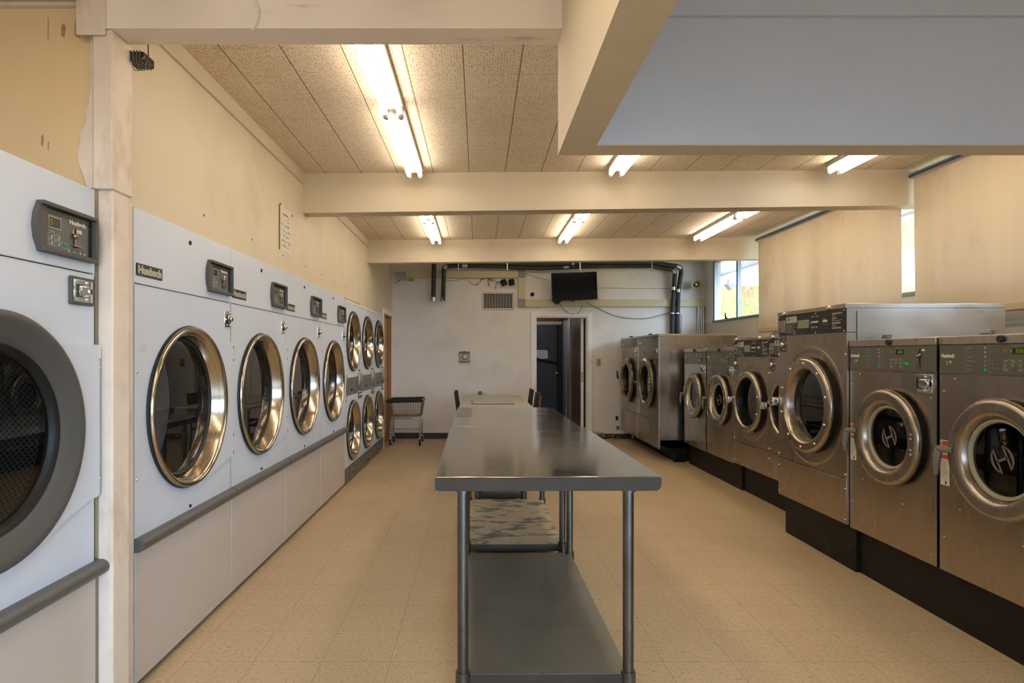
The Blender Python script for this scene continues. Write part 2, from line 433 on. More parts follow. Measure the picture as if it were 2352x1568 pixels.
    def build(s, name, parent=None, smooth=50, uvfun=None):
        me = bpy.data.meshes.new(name); me.from_pydata(s.v, [], s.f)
        names = []
        for m in s.m:
            if m not in names: names.append(m)
        for m in names: me.materials.append(MATS[m])
        idx = {m: i for i, m in enumerate(names)}
        me.polygons.foreach_set('material_index', [idx[m] for m in s.m])
        me.polygons.foreach_set('use_smooth', [bool(smooth) and not q for q in s.flat])
        me.update()
        bm = bmesh.new(); bm.from_mesh(me)
        bmesh.ops.remove_doubles(bm, verts=bm.verts, dist=1e-6)
        bmesh.ops.recalc_face_normals(bm, faces=bm.faces)
        if uvfun:
            ul = bm.loops.layers.uv.new('UVMap')
            for f in bm.faces:
                uvs = [uvfun(l.vert.co) for l in f.loops]
                if max(u[0] for u in uvs) - min(u[0] for u in uvs) > .9:   # angle wraps
                    mx = max(u[0] for u in uvs); uvs = [(u[0] + uvfun.wrap if u[0] < mx - .9 else u[0], u[1]) for u in uvs]
                for l, u in zip(f.loops, uvs): l[ul].uv = u
        bm.to_mesh(me); bm.free()
        if smooth:
            keep = [True] * len(me.polygons); me.polygons.foreach_get('use_smooth', keep)
            me.set_sharp_from_angle(angle=math.radians(smooth))
            me.polygons.foreach_set('use_smooth', keep)
        ob = bpy.data.objects.new(name, me); COL.objects.link(ob)
        if parent: ob.parent = parent
        return ob

def tag(o, label, cat, group=None, kind=None):
    o['label'] = label; o['category'] = cat
    if group: o['group'] = group
    if kind: o['kind'] = kind
    return o
def thing(name, label, cat, loc=(0, 0, 0), rz=0, group=None):
    o = bpy.data.objects.new(name, None); COL.objects.link(o); o.empty_display_size = .1
    o.location = loc; o.rotation_euler = (0, 0, rz)
    return tag(o, label, cat, group)
def struct(name, b, label=None, smooth=50):
    o = b.build(name, None, smooth); o['kind'] = 'structure'
    if label: o['label'] = label
    return o
def copy_tree(o, parent=None):
    c = o.copy(); COL.objects.link(c); c.parent = parent
    for ch in list(o.children): copy_tree(ch, c)
    return c
def dup(o, label, loc, rz=None):
    c = copy_tree(o); c['label'] = label; c.location = loc
    if rz is not None: c.rotation_euler = (0, 0, rz)
    return c
def at(x, y, Y): return Vector(((x - PX) * Y / F, Y, CZ + (PY - y) * Y / F))   # photo pixel at depth Y

# ================================================================== SETTING
YB = 9.92                         # back wall
XL, XR = -1.42, 3.70
b = B(); b.box(-3.0, 3.9, -3.3, 12.7, -.1, 0, 'vinyl_floor'); struct('floor', b)
def ceil_z(x): return 2.845 + .0065 * x
b = B()
vs = [(x, y, ceil_z(x) + t) for t in (0, .06) for y in (2.30, 7.80) for x in (-1.6, 3.95)]
b.add(vs, [(0, 1, 3, 2), (4, 6, 7, 5), (0, 4, 5, 1), (2, 3, 7, 6), (0, 2, 6, 4), (1, 5, 7, 3)], 'perforated_tile'); struct('ceiling', b)
b = B(); b.box(-1.6, 3.95, 7.80, YB + .1, 3.0, 3.06, 'perforated_tile'); struct('ceiling.002', b)
b = B(); b.box(-3.0, 3.9, -3.3, 2.2, 2.665, 2.72, 'beam_paint'); struct('ceiling.001', b)
b = B(); b.box(-3.2, 3.9, -3.5, 12.9, 3.1, 3.2, 'shell_grey'); struct('roof_sun_block', b)  # unseen slab added to keep the sun out of the rooms

# left wall above the dryers, and full height past the stack
b = B()
b.box(XL - .12, XL, 2.33, 6.30, 1.974, 3.05, 'cream_paint')
b.box(XL - .12, XL, 6.30, 8.87, 1.937, 3.05, 'cream_paint')
b.box(XL - .12, XL, 8.87, 8.97, 0, 3.05, 'cream_paint')
b.box(XL - .12, XL, 8.97, 9.80, 1.99, 3.05, 'cream_paint')
b.box(XL - .12, XL, 9.80, YB, 0, 3.05, 'cream_paint')
struct('wall_left', b)
b = B(); b.box(-3.0, -1.402, 2.245, 2.325, 0, 2.655, 'tan_paint')
for (x, z, w, h) in ((-1.50, 2.555, .028, .07), (-1.55, 2.555, .018, .045), (-1.60, 2.54, .005, .09), (-1.625, 2.15, .012, .04), (-1.60, 2.135, .006, .03)):
    b.prism([(x, z), (x + w * .7, z - .01), (x + w, z + h * .6), (x + w * .6, z + h), (x + .1 * w, z + h * .8)], 2.2445, 2.2448, 'stain_tan')
struct('wall_partition', b)
b = B(); b.box(-3.1, -3.0, -3.3, 2.4, 0, 2.9, 'tan_paint'); b.box(-2.62, -2.52, 2.33, 9.0, 0, 2.9, 'shell_grey'); struct('wall_outer', b)

# back wall with the doorway
DX0, DX1, DZ = .928, 1.784, 2.0
b = B()
b.box(-1.6, DX0, YB, YB + .12, 0, 3.1, 'back_paint'); b.box(DX1, 3.95, YB, YB + .12, 0, 3.1, 'back_paint'); b.box(DX0, DX1, YB, YB + .12, DZ, 3.1, 'back_paint')
struct('wall_back', b)
# hallway
b = B()
b.box(.55, .62, YB + .12, 12.6, 0, 2.6, 'hall_dark'); b.box(1.76, 1.86, YB + .12, 12.6, 0, 2.6, 'hall_panel')
b.box(.55, 1.86, 12.6, 12.7, 0, 2.065, 'ink_black'); b.box(.55, 1.86, 12.6, 12.7, 2.065, 2.6, 'dark_brick'); b.box(.55, 1.86, YB + .12, 12.7, 2.5, 2.6, 'hall_dark')
struct('wall_hall', b)

# right wall with the window band
WZ0, WZ1 = 1.88, 2.86
b = B()
b.box(XR, XR + .12, -3.3, YB, 0, WZ0, 'right_paint'); b.box(XR, XR + .12, -3.3, 2.5, WZ0, 3.1, 'right_paint')
b.box(XR, XR + .12, 9.56, YB, WZ0, 3.1, 'white_trim'); b.box(XR, XR + .12, 2.5, 9.56, WZ1, 3.1, 'white_trim')
struct('wall_right', b)
# wall behind the viewer: shopfront glazing
b = B()
b.box(-3.0, -1.6, -3.3, -3.2, 0, 2.9, 'cream_paint'); b.box(-1.6, 3.7, -3.3, -3.2, 0, .55, 'cream_paint'); b.box(-1.6, 3.7, -3.3, -3.2, 2.35, 2.9, 'cream_paint')
struct('wall_front', b)

def window(name, pts_axis, fixed, z0, z1, cuts, axis):
    root = bpy.data.objects.new(name, None); COL.objects.link(root); root['kind'] = 'structure'
    a0, a1 = pts_axis; fr = B(); t = .045
    def bx(a, c, za, zb, m, dep=.05, o=0):
        if axis == 'y': fr.box(fixed - o, fixed + dep - o, a, c, za, zb, m)
        else: fr.box(a, c, fixed - o, fixed + dep - o, za, zb, m)
    bx(a0, a1, z0, z0 + .03, 'mullion', .11, .02); bx(a0, a1, z1 - .03, z1, 'mullion', .11)
    for c in [a0 + t / 2, *cuts, a1 - t / 2]: bx(c - t / 2, c + t / 2, z0 + .03, z1 - .03, 'mullion', .05)
    fr.build('window_frame', root)
    ee = [a0 + t / 2, *cuts, a1 - t / 2]
    for i in range(len(ee) - 1):
        p = B(); u, w = ee[i] + t / 2, ee[i + 1] - t / 2
        if axis == 'y': p.box(fixed + .045, fixed + .05, u, w, z0 + .03, z1 - .03, 'window_glass')
        else: p.box(u, w, fixed + .045, fixed + .05, z0 + .03, z1 - .03, 'window_glass')
        p.build('pane', root)
    return root
w1 = window('window_1', (6.02, 9.56), XR + .005, WZ0, WZ1, [8.69, 7.80, 6.9], 'y')
lt = B(); ly = 9.02
lt.box(XR - .025, XR - .005, ly - .03, ly + .03, WZ0 + .03, WZ0 + .045, 'black_plastic')
lt.tube([(XR - .015, ly, WZ0 + .04), (XR - .03, ly - .005, WZ0 + .08), (XR - .035, ly - .02, WZ0 + .12)], [.012, .009, .007], 'black_plastic', 8)
lt.build('window_latch', w1)
window('window_2', (2.5, 6.02), XR + .005, WZ0, WZ1, [4.55, 3.6], 'y')
window('window_3', (-1.6, 3.7), -3.27, .55, 2.35, [-.3, 1.0, 2.35], 'x')

# beams, headers, post, trims
def quad_beam(name, y0, y1, x0, zb0, x1, zb1, m, top=3.05):
    vs = [(x0, y0, zb0), (x1, y0, zb1), (x1, y1, zb1), (x0, y1, zb0), (x0, y0, top), (x1, y0, top), (x1, y1, top), (x0, y1, top)]
    b = B(); b.add(vs, [(0, 1, 2, 3), (4, 7, 6, 5), (0, 4, 5, 1), (1, 5, 6, 2), (2, 6, 7, 3), (3, 7, 4, 0)], m)
    return struct(name, b)
quad_beam('trim_1', 4.89, 5.04, XL, 2.517, XR, 2.582, 'beam_paint')
quad_beam('trim_2', 7.72, 7.85, XL, 2.545, XR, 2.595, 'beam_paint')
b = B(); b.box(-1.40, .302, 2.2, 2.315, 2.557, 2.93, 'pale_beam'); struct('trim_3', b, 'pale beam across the near opening')
b = B(); b.box(-3.0, -1.402, 2.225, 2.33, 2.656, 2.93, 'beam_paint'); struct('trim_4', b)
b = B()
b.box(.302, .428, -3.2, 2.31, 2.132, 2.93, 'beam_paint')
struct('trim_5', b)
b = B(); b.box(.4285, XR, 2.2, 2.31, 2.1345, 2.93, 'header_paint'); b.box(.4285, XR, 2.2, 2.31, 2.132, 2.134, 'beam_paint'); struct('trim_6', b)
b = B(); b.box(.4285, XR, 2.182, 2.1995, 2.594, 2.664, 'header_paint'); struct('trim_7', b)
# post between near dryer and the row
b = B()
b.box(-1.402, -1.345, 2.224, 2.33, 0, 2.557, 'plaster', .006); b.box(-1.42, -1.403, 2.32, 2.452, 0, 1.98, 'plaster')
rng = random.Random(3)
left = [(-1.425 - .05 * math.exp(-((z - 2.12) / .12) ** 2) - .012 * rng.random(), z) for z in [1.985 + .0286 * i for i in range(21)]]
poly = [(-1.40, 1.985)] + left + [(-1.40, 2.557)]
b.prism(poly, 2.232, 2.244, 'plaster')
b.box(-1.41, -1.338, 2.206, 2.34, 1.975, 2.557, 'plaster', .006)
struct('trim_8', b)
b = B(); b.box(-1.46, -1.355, 2.19, 2.2, 2.53, 2.70, 'plaster', .004); struct('trim_9', b)
# ceiling edge strip along left wall, nail-dotted strip above dryers, shelf strip over stack
b = B()
vs = []
b.box(XL, XL + .012, 2.33, 4.89, 2.745, ceil_z(XL), 'beam_paint'); b.box(XL, XL + .012, 5.04, 7.72, 2.745, ceil_z(XL), 'beam_paint')
struct('trim_10', b)
b = B(); b.box(XL, XL + .012, 2.335, 7.2, 1.974, 2.115, 'cream_paint')
for y in (3.1, 3.75, 4.35, 4.9, 5.4, 5.9, 6.4): b.lathe([(.007, 0), (.0001, .004)], y, 2.085, 'ink_black', 8, XL + .0125, axis='x')
struct('trim_11', b)
b = B(); b.box(XL + .001, XL + .02, 6.36, 8.8, 1.938, 1.955, 'white_trim'); struct('trim_12', b)
# baseboards
b = B(); b.box(XL, DX0 - .08, YB - .015, YB, 0, .095, 'baseboard_brown'); struct('baseboard_back', b)
b = B(); b.box(DX1 + .16, 2.50, YB - .012, YB, 0, .08, 'baseboard_brown')
rng = random.Random(5)
for i in range(16):
    x = rng.uniform(DX1 + .12, 2.35); b.sphere((x, YB - .01 - rng.uniform(0, .03), rng.uniform(.005, .07)), rng.uniform(.006, .02), 'stain_brown' if i % 2 else 'rubble', 7, 5, (1.6, 1, .7))
for i in range(10):
    x = rng.uniform(DX1 + .08, DX1 + .26); b.sphere((x, YB - .012, rng.uniform(.02, .10)), rng.uniform(.02, .038), 'rubble', 8, 6, (1.5, .6, .8))
struct('baseboard_right', b)

# doorway trim in back wall
b = B()
for (x0, x1, z0, z1) in ((DX0 - .075, DX0, 0, DZ + .075), (DX1, DX1 + .075, 0, DZ + .075), (DX0 + .0005, DX1 - .0005, DZ, DZ + .0745)):
    b.box(x0, x1, YB - .018, YB, z0, z1, 'white_trim', .004)
b.box(DX0 - .001, DX0 + .018, YB, YB + .12, 0, DZ, 'white_trim'); b.box(DX1 - .018, DX1 + .001, YB, YB + .12, 0, DZ, 'white_trim'); b.box(DX0 + .0185, DX1 - .0185, YB + .0005, YB + .12, DZ - .018, DZ + .001, 'white_trim')
struct('trim_13', b)
# hall door frame on right wall of hall
b = B(); b.box(1.735, 1.762, 11.55, 11.72, 0, 2.1, 'hall_white'); b.box(1.745, 1.762, 11.75, 12.0, 0, 2.05, 'hall_white'); b.box(1.725, 1.762, 12.05, 12.45, 0, 2.06, 'hall_white'); b.box(1.75, 1.762, 12.0, 12.05, 0, 2.06, 'ink_black'); b.box(.62, 1.72, 12.56, 12.6, 2.0, 2.065, 'raceway'); struct('trim_14', b)

# doors
d2 = bpy.data.objects.new('door_2', None); COL.objects.link(d2); d2['kind'] = 'structure'; d2['label'] = 'dark door at the far end of the hallway'
b = B(); b.box(.72, 1.62, 12.53, 12.57, .01, 2.0, 'dark_door', .004); b.build('door_slab', d2)
b = B(); b.lathe([(.012, 0), (.012, -.03), (.03, -.04), (.034, -.055), (.025, -.07), (.0001, -.072)], 1.60, 1.0, 'brass', 16, 12.53); b.build('door_knob', d2)
b = B(); b.tube([(.9, 12.515, 1.345), (1.62, 12.515, 1.195)], .028, 'black_plastic', 8); b.build('diagonal_bar', d2)
d3 = bpy.data.objects.new('door_3', None); COL.objects.link(d3); d3['kind'] = 'structure'; d3['label'] = 'brown panel door standing open into the hallway'
b = B(); b.box(1.695, 1.70, 10.07, 10.90, .01, 1.98, 'hall_panel'); b.box(1.70, 1.738, 10.07, 10.90, .01, 1.98, 'white_trim'); b.build('door_slab', d3)
b = B(); b.box(1.694, 1.74, 10.064, 10.07, .01, 1.98, 'white_trim'); b.box(1.705, 1.73, 10.062, 10.065, .92, 1.08, 'brass'); b.build('latch_edge', d3)
d1 = bpy.data.objects.new('door_1', None); COL.objects.link(d1); d1['kind'] = 'structure'; d1['label'] = 'tan wood door in the left wall'
b = B()
for (y0, y1, z0, z1) in ((8.90, 8.97, 0, 2.06), (9.80, 9.87, 0, 2.06), (8.97, 9.80, 1.99, 2.06)): b.box(XL, XL + .018, y0, y1, z0, z1, 'white_trim', .003)
b.build('door_frame', d1)
b = B(); b.box(XL - .12, XL, 8.97, 9.0, 0, 1.99, 'wood_jamb'); b.box(XL - .12, XL, 9.77, 9.80, 0, 1.99, 'wood_jamb'); b.box(XL - .12, XL, 8.97, 9.8, 1.97, 1.992, 'wood_jamb'); b.box(XL - .10, XL - .02, 9.66, 9.77, 0, 1.97, 'wood_jamb'); b.build('door_jamb', d1)
b = B(); b.box(XL - .085, XL - .045, 9.0, 9.63, .01, 1.965, 'wood_door'); b.box(XL - .12, XL - .10, 9.0, 9.8, 0, 1.97, 'ink_black'); b.build('door_slab', d1)
b = B(); b.cyl((XL - .045, 9.57, .98), (XL + .0, 9.57, .98), .01, 'brass', 10); b.tube([(XL + .0, 9.57, .98), (XL + .005, 9.66, .982)], .009, 'brass', 8); b.build('door_handle', d1)

# outside the windows
b = B(); b.box(3.83, 4.62, 2.0, 11.5, 2.90, 2.97, 'eave_white'); b.box(4.62, 4.66, 2.0, 11.5, 2.87, 3.02, 'eave_white'); b.box(3.83, 9.5, 11.5, 11.56, 2.69, 3.4, 'eave_white'); b.box(3.83, 9.5, 11.49, 11.5, 2.955, 2.97, 'mullion')
struct('trim_15', b, 'white soffit of the eave outside the windows')
b = B(); b.box(3.83, 40, -30, 45, -.16, -.1, 'lot_grey'); b.box(-30, 3.83, -40, -3.5, -.16, -.1, 'lot_grey'); struct('ground', b)
b = B(); nx, ny = 26, 40; rng = random.Random(11); vs = []
def hz(x, y): return -.1 + max(0, x - 6.0) * .16 + max(0, x - 9) * .44 + .2 * math.sin(y * .5) * min(1, max(0, x - 6) / 4)
for i in range(nx + 1):
    for j in range(ny + 1):
        x = 6 + 20 * i / nx; y = -4 + 64 * j / ny; vs.append((x, y, hz(x, y) + rng.uniform(-.08, .08) * min(1, i)))
b.add(vs, [(i * (ny + 1) + j, (i + 1) * (ny + 1) + j, (i + 1) * (ny + 1) + j + 1, i * (ny + 1) + j + 1) for i in range(nx) for j in range(ny)], 'hill_soil'); struct('hill', b)
b = B()
for i in range(9000):
    x = rng.uniform(8, 21); y = x / rng.uniform(.38, .48) if i % 4 else x / rng.uniform(.66, .76); z = hz(x, y) - .05; h = rng.uniform(.4, 1.1); a = rng.uniform(0, PI); w = .035; dx, dy = math.cos(a) * w, math.sin(a) * w; lx, ly_ = rng.uniform(-.2, .2), rng.uniform(-.2, .2)
    b.add([(x - dx, y - dy, z), (x + dx, y + dy, z), (x + lx, y + ly_, z + h)], [(0, 1, 2)], 'grass_dry')
o = b.build('dry_grass', None, 0); tag(o, 'dry straw-coloured grass covering the slope outside the windows', 'grass', kind='stuff')
def shrub(x, y, r, lab, n=900):
    root = thing('shrub', lab, 'shrub', (x, y, hz(x, y)), 0, 'shrubs on the slope')
    f = B(); q = random.Random(int(x * 31))
    for i in range(n):
        u, v_ = q.uniform(0, 2 * PI), q.uniform(.0, 1); rr = r * (q.random() ** .4)
        c = Vector((rr * math.cos(u) * math.sqrt(1 - v_ * v_), rr * math.sin(u) * math.sqrt(1 - v_ * v_), .2 + rr * v_ * 1.2))
        d = Vector((q.uniform(-1, 1), q.uniform(-1, 1), q.uniform(-1, 1))).normalized() * .11; e = d.orthogonal().normalized() * .045
        f.add([c - d, c + e, c + d, c - e], [(0, 1, 2, 3)], 'leaf_green')
    f.build('foliage', root, 0)
    s_ = B()
    for k in range(5):
        a = k * 1.26; s_.tube([(0, 0, 0), (.3 * r * math.cos(a), .3 * r * math.sin(a), .5 * r), (.6 * r * math.cos(a), .6 * r * math.sin(a), .9 * r)], [.04, .03, .012], 'hall_panel', 6)
    s_.build('stem', root)
shrub(11.0, 24.6, 1.7, 'green leafy shrub on the dry slope, seen through the right-hand pane')
shrub(9.4, 13.3, 1.8, 'green shrub on the slope, seen through the slit between the blinds')
fl = thing('security_floodlight', 'pale square floodlight hanging under the eave outside the window', 'floodlight', tuple(at(1678, 655, 11.3)))
b = B(); b.box(-.05, .05, -.04, .04, -.02, .12, 'eave_white', .01); b.build('mount', fl)
b = B(); b.prism([(-.10, .02), (-.01, -.09), (.10, -.02), (.03, .03)], -.08, .08, 'raceway_grey'); b.build('lamp_housing', fl)

# ================================================================== FLUORESCENT LIGHTS
def make_light(label, x, yc, z):
    t = thing('fluorescent_light', label, 'light', (x, yc, z), 0, 'tandem fluorescent strip lights')
    b = B(); b.box(-.062, .062, -1.215, 1.215, -.035, 0, 'lamp_body', .004)
    b.prism([(-.062, -.0352), (.062, -.0352), (.03, -.052), (-.03, -.052)], -1.2, 1.2, 'lamp_body'); b.build('housing', t)
    for y0, y1 in ((-1.195, -.025), (.025, 1.195)):
        for sx in (-.043, .043):
            q = B(); q.cyl((sx, y0 + .012, -.072), (sx, y1 - .012, -.072), .0165, 'tube_glow', 12)
            for ya, yb in ((y0, y0 + .014), (y1 - .014, y1)): q.cyl((sx, ya, -.072), (sx, yb, -.072), .0168, 'alu', 12)
            q.build('fluorescent_tube', t)
    for y in (-1.203, -.012, .012, 1.203):
        for sx in (-.043, .043):
            q = B(); q.box(sx - .014, sx + .014, y - .009, y + .009, -.092, -.03, 'white_metal', .004); q.build('lamp_holder', t)
    return t
light0 = make_light('twin tube strip light over the table, ahead of the near beam', -.50, 3.53, ceil_z(-.5))
for (lab, x, y, z) in (('short glimpse of strip light showing just below the dropped header, above the washers\' aisle', 1.07, 3.52, ceil_z(1.07)),
                       ('strip light showing below the header close to the roller blind', 2.76, 3.50, ceil_z(2.76)),
                       ('strip light between the two far beams, on the dryer side', -.53, 6.36, ceil_z(-.53)),
                       ('strip light between the two far beams, middle one above the television', 1.05, 6.36, ceil_z(1.05)),
                       ('strip light between the two far beams, beside the blind', 2.70, 6.26, ceil_z(2.7)),
                       ('strip light on the ceiling behind the viewer, close to the dryers', -1.15, .42, 2.664),
                       ('strip light on the ceiling behind the viewer, beside the dropped header', -.25, .42, 2.664)):
    dup(light0, lab, (x, y, z))
lr = dup(light0, 'added fill strip light hidden behind the farthest beam, brightening the back wall', (.9, 8.75, 2.998), PI / 2)  # unseen fill added only to brighten the back wall
for ch in lr.children:
    if ch.name.startswith('fluorescent_tube'):
        ch.data = ch.data.copy(); ch.data.materials[0] = MATS['tube_fill']

# ================================================================== DRYERS
def uv_cyl(cx, cz):
    def f(co): return ((math.atan2(co.z - cz, co.x - cx) + PI) * .42, co.y)
    f.wrap = 2 * PI * .42
    return f
def coin_lock(b, x0, x1, z0, z1, frame):
    if frame:
        b.box(x0, x1, -.012, 0, z0, z1, 'dark_grey_plastic', .004)
        x0 += .012; x1 -= .012; z0 += .01; z1 -= .01
    b.box(x0, x1, -.014 if frame else -.006, 0, z0, z1, 'chrome', .002)
    w, h = x1 - x0, z1 - z0; cx, cz = x0 + w * .55, (z0 + z1) / 2
    b.box(cx - w * .34, cx + w * .2, -.020, -.005, cz - h * .26, cz + h * .26, 'chrome', .008)
    b.box(x0 + w * .08, cx - w * .1, -.0165, -.012, z0 + h * .2, z1 - h * .2, 'dark_chrome', .002)
    b.lathe([(h * .17, 0), (h * .17, -.008), (h * .13, -.012), (h * .05, -.012), (.0001, -.010)], cx + w * .22, cz, 'chrome', 16, -.012)
    b.rect(cx + w * .22 - .003, cx + w * .22 + .003, cz - .008, cz + .008, -.0245, 'ink_black')
    for zz in (z0 + h * .12, z1 - h * .12): b.stud(cx + w * .1, zz, -.013, .007, 'chrome')

def dryer(label, near=False):
    W, H, cz, hw = .956, 1.972, 1.122, .478
    t = thing('tumble_dryer', label, 'dryer', (0, 0, 0), PI / 2, None if near else 'white single dryers in the row')
    Rh = .30 if near else .345
    # cabinet
    b = B()
    b.plate_hole(-hw, hw, .03, 1.660, 0, cz, Rh, 0, 'enamel_daylit')
    b.box(-hw, -hw + .003, 0, .95, .03, H, 'enamel_daylit'); b.box(hw - .003, hw, 0, .95, .03, H, 'enamel_daylit')
    b.box(-hw, hw, .947, .95, .03, H, 'enamel_daylit'); b.box(-hw, hw, .02, .95, H - .003, H, 'enamel_daylit')
    b.box(-hw + .01, hw - .01, .012, .016, 1.652, 1.668, 'dark_gap'); b.box(-hw + .01, hw - .01, .05, .5, 0, .03, 'dark_gap')
    b.box(-hw, hw, -.001, .003, 1.657, 1.660, 'enamel_daylit')
    if not near:
        b.rect(-hw + .05, -hw + .09, 1.385, 1.41, -.001, 'label_white')
        for z in (1.30, .86): b.stud(-hw + .02, z, 0, .007, 'chrome')
    b.stud(0, .64, 0, .009, 'black_plastic')
    b.build('cabinet', t)
    # header
    b = B(); b.box(-hw, hw, 0, .02, 1.664, H, 'enamel_daylit', .003)
    if not near: b.lathe([(.011, 0), (.011, -.004), (.0001, -.005)], -.0, 1.913, 'black_plastic', 12)
    b.build('header_panel', t)
    # control panel bezel
    x0, x1, z0, z1 = .165, .462, 1.70, 1.862
    p = B(); fx0 = x0 + .055
    lip = -.026
    # bulged left edge, recessed face
    outl = [(x0 + .025, z0), (x0 + .006, z0 + .04), (x0, (z0 + z1) / 2), (x0 + .006, z1 - .04), (x0 + .025, z1)]
    inn = [(fx0, z0 + .016), (fx0, z0 + .045), (fx0, (z0 + z1) / 2), (fx0, z1 - .045), (fx0, z1 - .014)]
    for i in range(4):
        p.quad((outl[i][0], lip + .008, outl[i][1]), (inn[i][0], lip + .014, inn[i][1]), (inn[i + 1][0], lip + .014, inn[i + 1][1]), (outl[i + 1][0], lip + .008, outl[i + 1][1]), 'dark_grey_plastic')
        p.quad((outl[i][0], lip + .008, outl[i][1]), (outl[i][0], 0, outl[i][1]), (outl[i + 1][0], 0, outl[i + 1][1]), (outl[i + 1][0], lip + .008, outl[i + 1][1]), 'dark_grey_plastic')
    p.box(x0 + .022, x1, lip, 0, z0, z0 + .014, 'dark_grey_plastic', .002); p.box(x0 + .022, x1, lip, 0, z1 - .013, z1, 'dark_grey_plastic', .002)
    p.box(x1 - .012, x1, lip, 0, z0 + .0142, z1 - .0132, 'dark_grey_plastic', .002)
    p.box(fx0 - .004, x1 - .01, -.008, 0, z0 + .012, z1 - .012, 'panel_grey')
    p.rect(fx0, x1 - .012, z1 - .034, z1 - .013, -.0085, 'panel_black'); p.rect(x1 - .032, x1 - .012, z0 + .014, z1 - .03, -.0085, 'panel_black')
    y = -.0095
    p.build('control_panel', t)
    cp = t.children[-1]
    # display, buttons, icons
    q = B()
    q.rect(fx0 + .012, fx0 + .066, 1.786, 1.82, y, 'display_dark'); q.frame2(fx0 + .010, fx0 + .068, 1.784, 1.822, .002, y - .0003, 'ink_light')
    q.text('5', fx0 + .016, 1.793, y - .0006, .021, 'led_amber' if near else 'led_amber')
    q.build('display', cp)
    q = B()
    for (i, j) in ((0, 0), (1, 0), (0, 1), (1, 1)):
        q.frame2(fx0 + .002 + i * .034, fx0 + .030 + i * .034, 1.728 + j * .021, 1.745 + j * .021, .0012, y, 'ink_light')
        q.bars(fx0 + .006 + i * .034, 1.732 + j * .021, y, .012, .009, 2, 'ink_dim', i + 2 * j); q.rect(fx0 + .021 + i * .034, fx0 + .026 + i * .034, 1.731 + j * .021, 1.739 + j * .021, y, 'ink_light')
    q.frame2(fx0 + .070, fx0 + .098, 1.728, 1.745, .0012, y, 'ink_light')
    q.prism([(fx0 + .074, 1.736), (fx0 + .079, 1.7425), (fx0 + .088, 1.7425), (fx0 + .095, 1.736), (fx0 + .09, 1.731), (fx0 + .079, 1.731)], y - .0006, y, 'led_green')
    q.bars(fx0 + .012, 1.763, y, .038, .014, 2, 'ink_dim', 5); q.lathe([(.004, 0), (.0055, 0)], fx0 + .079, 1.80, 'ink_dim', 16, y)
    q.frame2(fx0 + .10, fx0 + .205, 1.716, 1.731, .0012, y, 'ink_dim'); q.rect(fx0 + .105, fx0 + .109, 1.718, 1.729, y - .0003, 'ink_light'); q.bars(fx0 + .125, 1.719, y - .0003, .03, .009, 2, 'ink_dim', 9)
    for dx in (.162, .186): q.prism([(fx0 + dx, 1.718), (fx0 + dx + .008, 1.7235), (fx0 + dx, 1.729)], y - .0004, y, 'ink_light')
    q.text('Huebsch', fx0 + .108, 1.815, y - .0005, .0155, 'ink_light', w=.085, bold=.06)
    q.build('control_lettering', cp)
    q = B(); sx = fx0 + .135
    q.box(sx - .004, sx + .004, -.012, -.008, 1.745, 1.806, 'ink_black'); q.prism([(sx - .012, 1.786), (sx - .004, 1.806), (sx - .001, 1.806), (sx - .001, 1.78)], -.012, -.008, 'ink_dim')
    q.sphere((sx - .003, -.014, 1.777), .010, 'brass', 10, 7); q.box(sx - .012, sx + .024, -.019, -.008, 1.741, 1.746, 'brass', .001); q.box(sx - .001, sx + .001, -.013, -.011, 1.748, 1.77, 'alu')
    q.box(sx + .012, sx + .038, -.010, -.008, 1.79, 1.803, 'label_white', .001); q.text('25c', sx + .017, 1.7935, -.0106, .006, 'ink_dim')
    q.build('coin_slot', cp)
    # badge
    if not near:
        q = B(); q.box(-hw + .016, -hw + .216, -.004, 0, 1.697, 1.747, 'panel_black'); q.text('Huebsch', -hw + .024, 1.704, -.0048, .036, 'badge_silver', w=.184, bold=.07); q.build('badge', t)
    # coin box
    q = B()
    if near: coin_lock(q, hw - .142, hw - .018, 1.545, 1.642, True)
    else: coin_lock(q, hw - .088, hw - .012, 1.525, 1.613, False)
    q.build('coin_box', t)
    # door
    d = B()
    fl = -.018
    top = [(.12, .37), (.19, .357), (.26, .343), (.33, .330), (.41, .321), (.478, .32)]; bot = [(.478, -.316), (.45, -.318), (.34, -.335), (.27, -.349), (.20, -.362), (.12, -.374)]
    if near: top = [(.16, .288), (.24, .288), (.33, .288), (.478, .285)]; bot = [(.478, -.262), (.40, -.275), (.31, -.30), (.24, -.33), (.18, -.35)]
    mid = [(.478, top[-1][1] + (bot[0][1] - top[-1][1]) * k / 10) for k in range(1, 10)]
    outer = top + mid + bot; k = len(outer); ri = .352 if near else .367
    a_s, a_e = math.atan2(outer[0][1], outer[0][0]), math.atan2(outer[-1][1], outer[-1][0])
    inner = [(ri * math.cos(a_s + (a_e - a_s) * i / (k - 1)), ri * math.sin(a_s + (a_e - a_s) * i / (k - 1))) for i in range(k)]
    for i in range(k - 1):
        o0, o1, i0, i1 = outer[i], outer[i + 1], inner[i], inner[i + 1]
        d.quad((i0[0], fl, cz + i0[1]), (o0[0], fl, cz + o0[1]), (o1[0], fl, cz + o1[1]), (i1[0], fl, cz + i1[1]), 'enamel_daylit')
        d.quad((o0[0], fl, cz + o0[1]), (o0[0], -.001, cz + o0[1]), (o1[0], -.001, cz + o1[1]), (o1[0], fl, cz + o1[1]), 'enamel_daylit')
    d.build('hinge_plate', t)
    d = B()
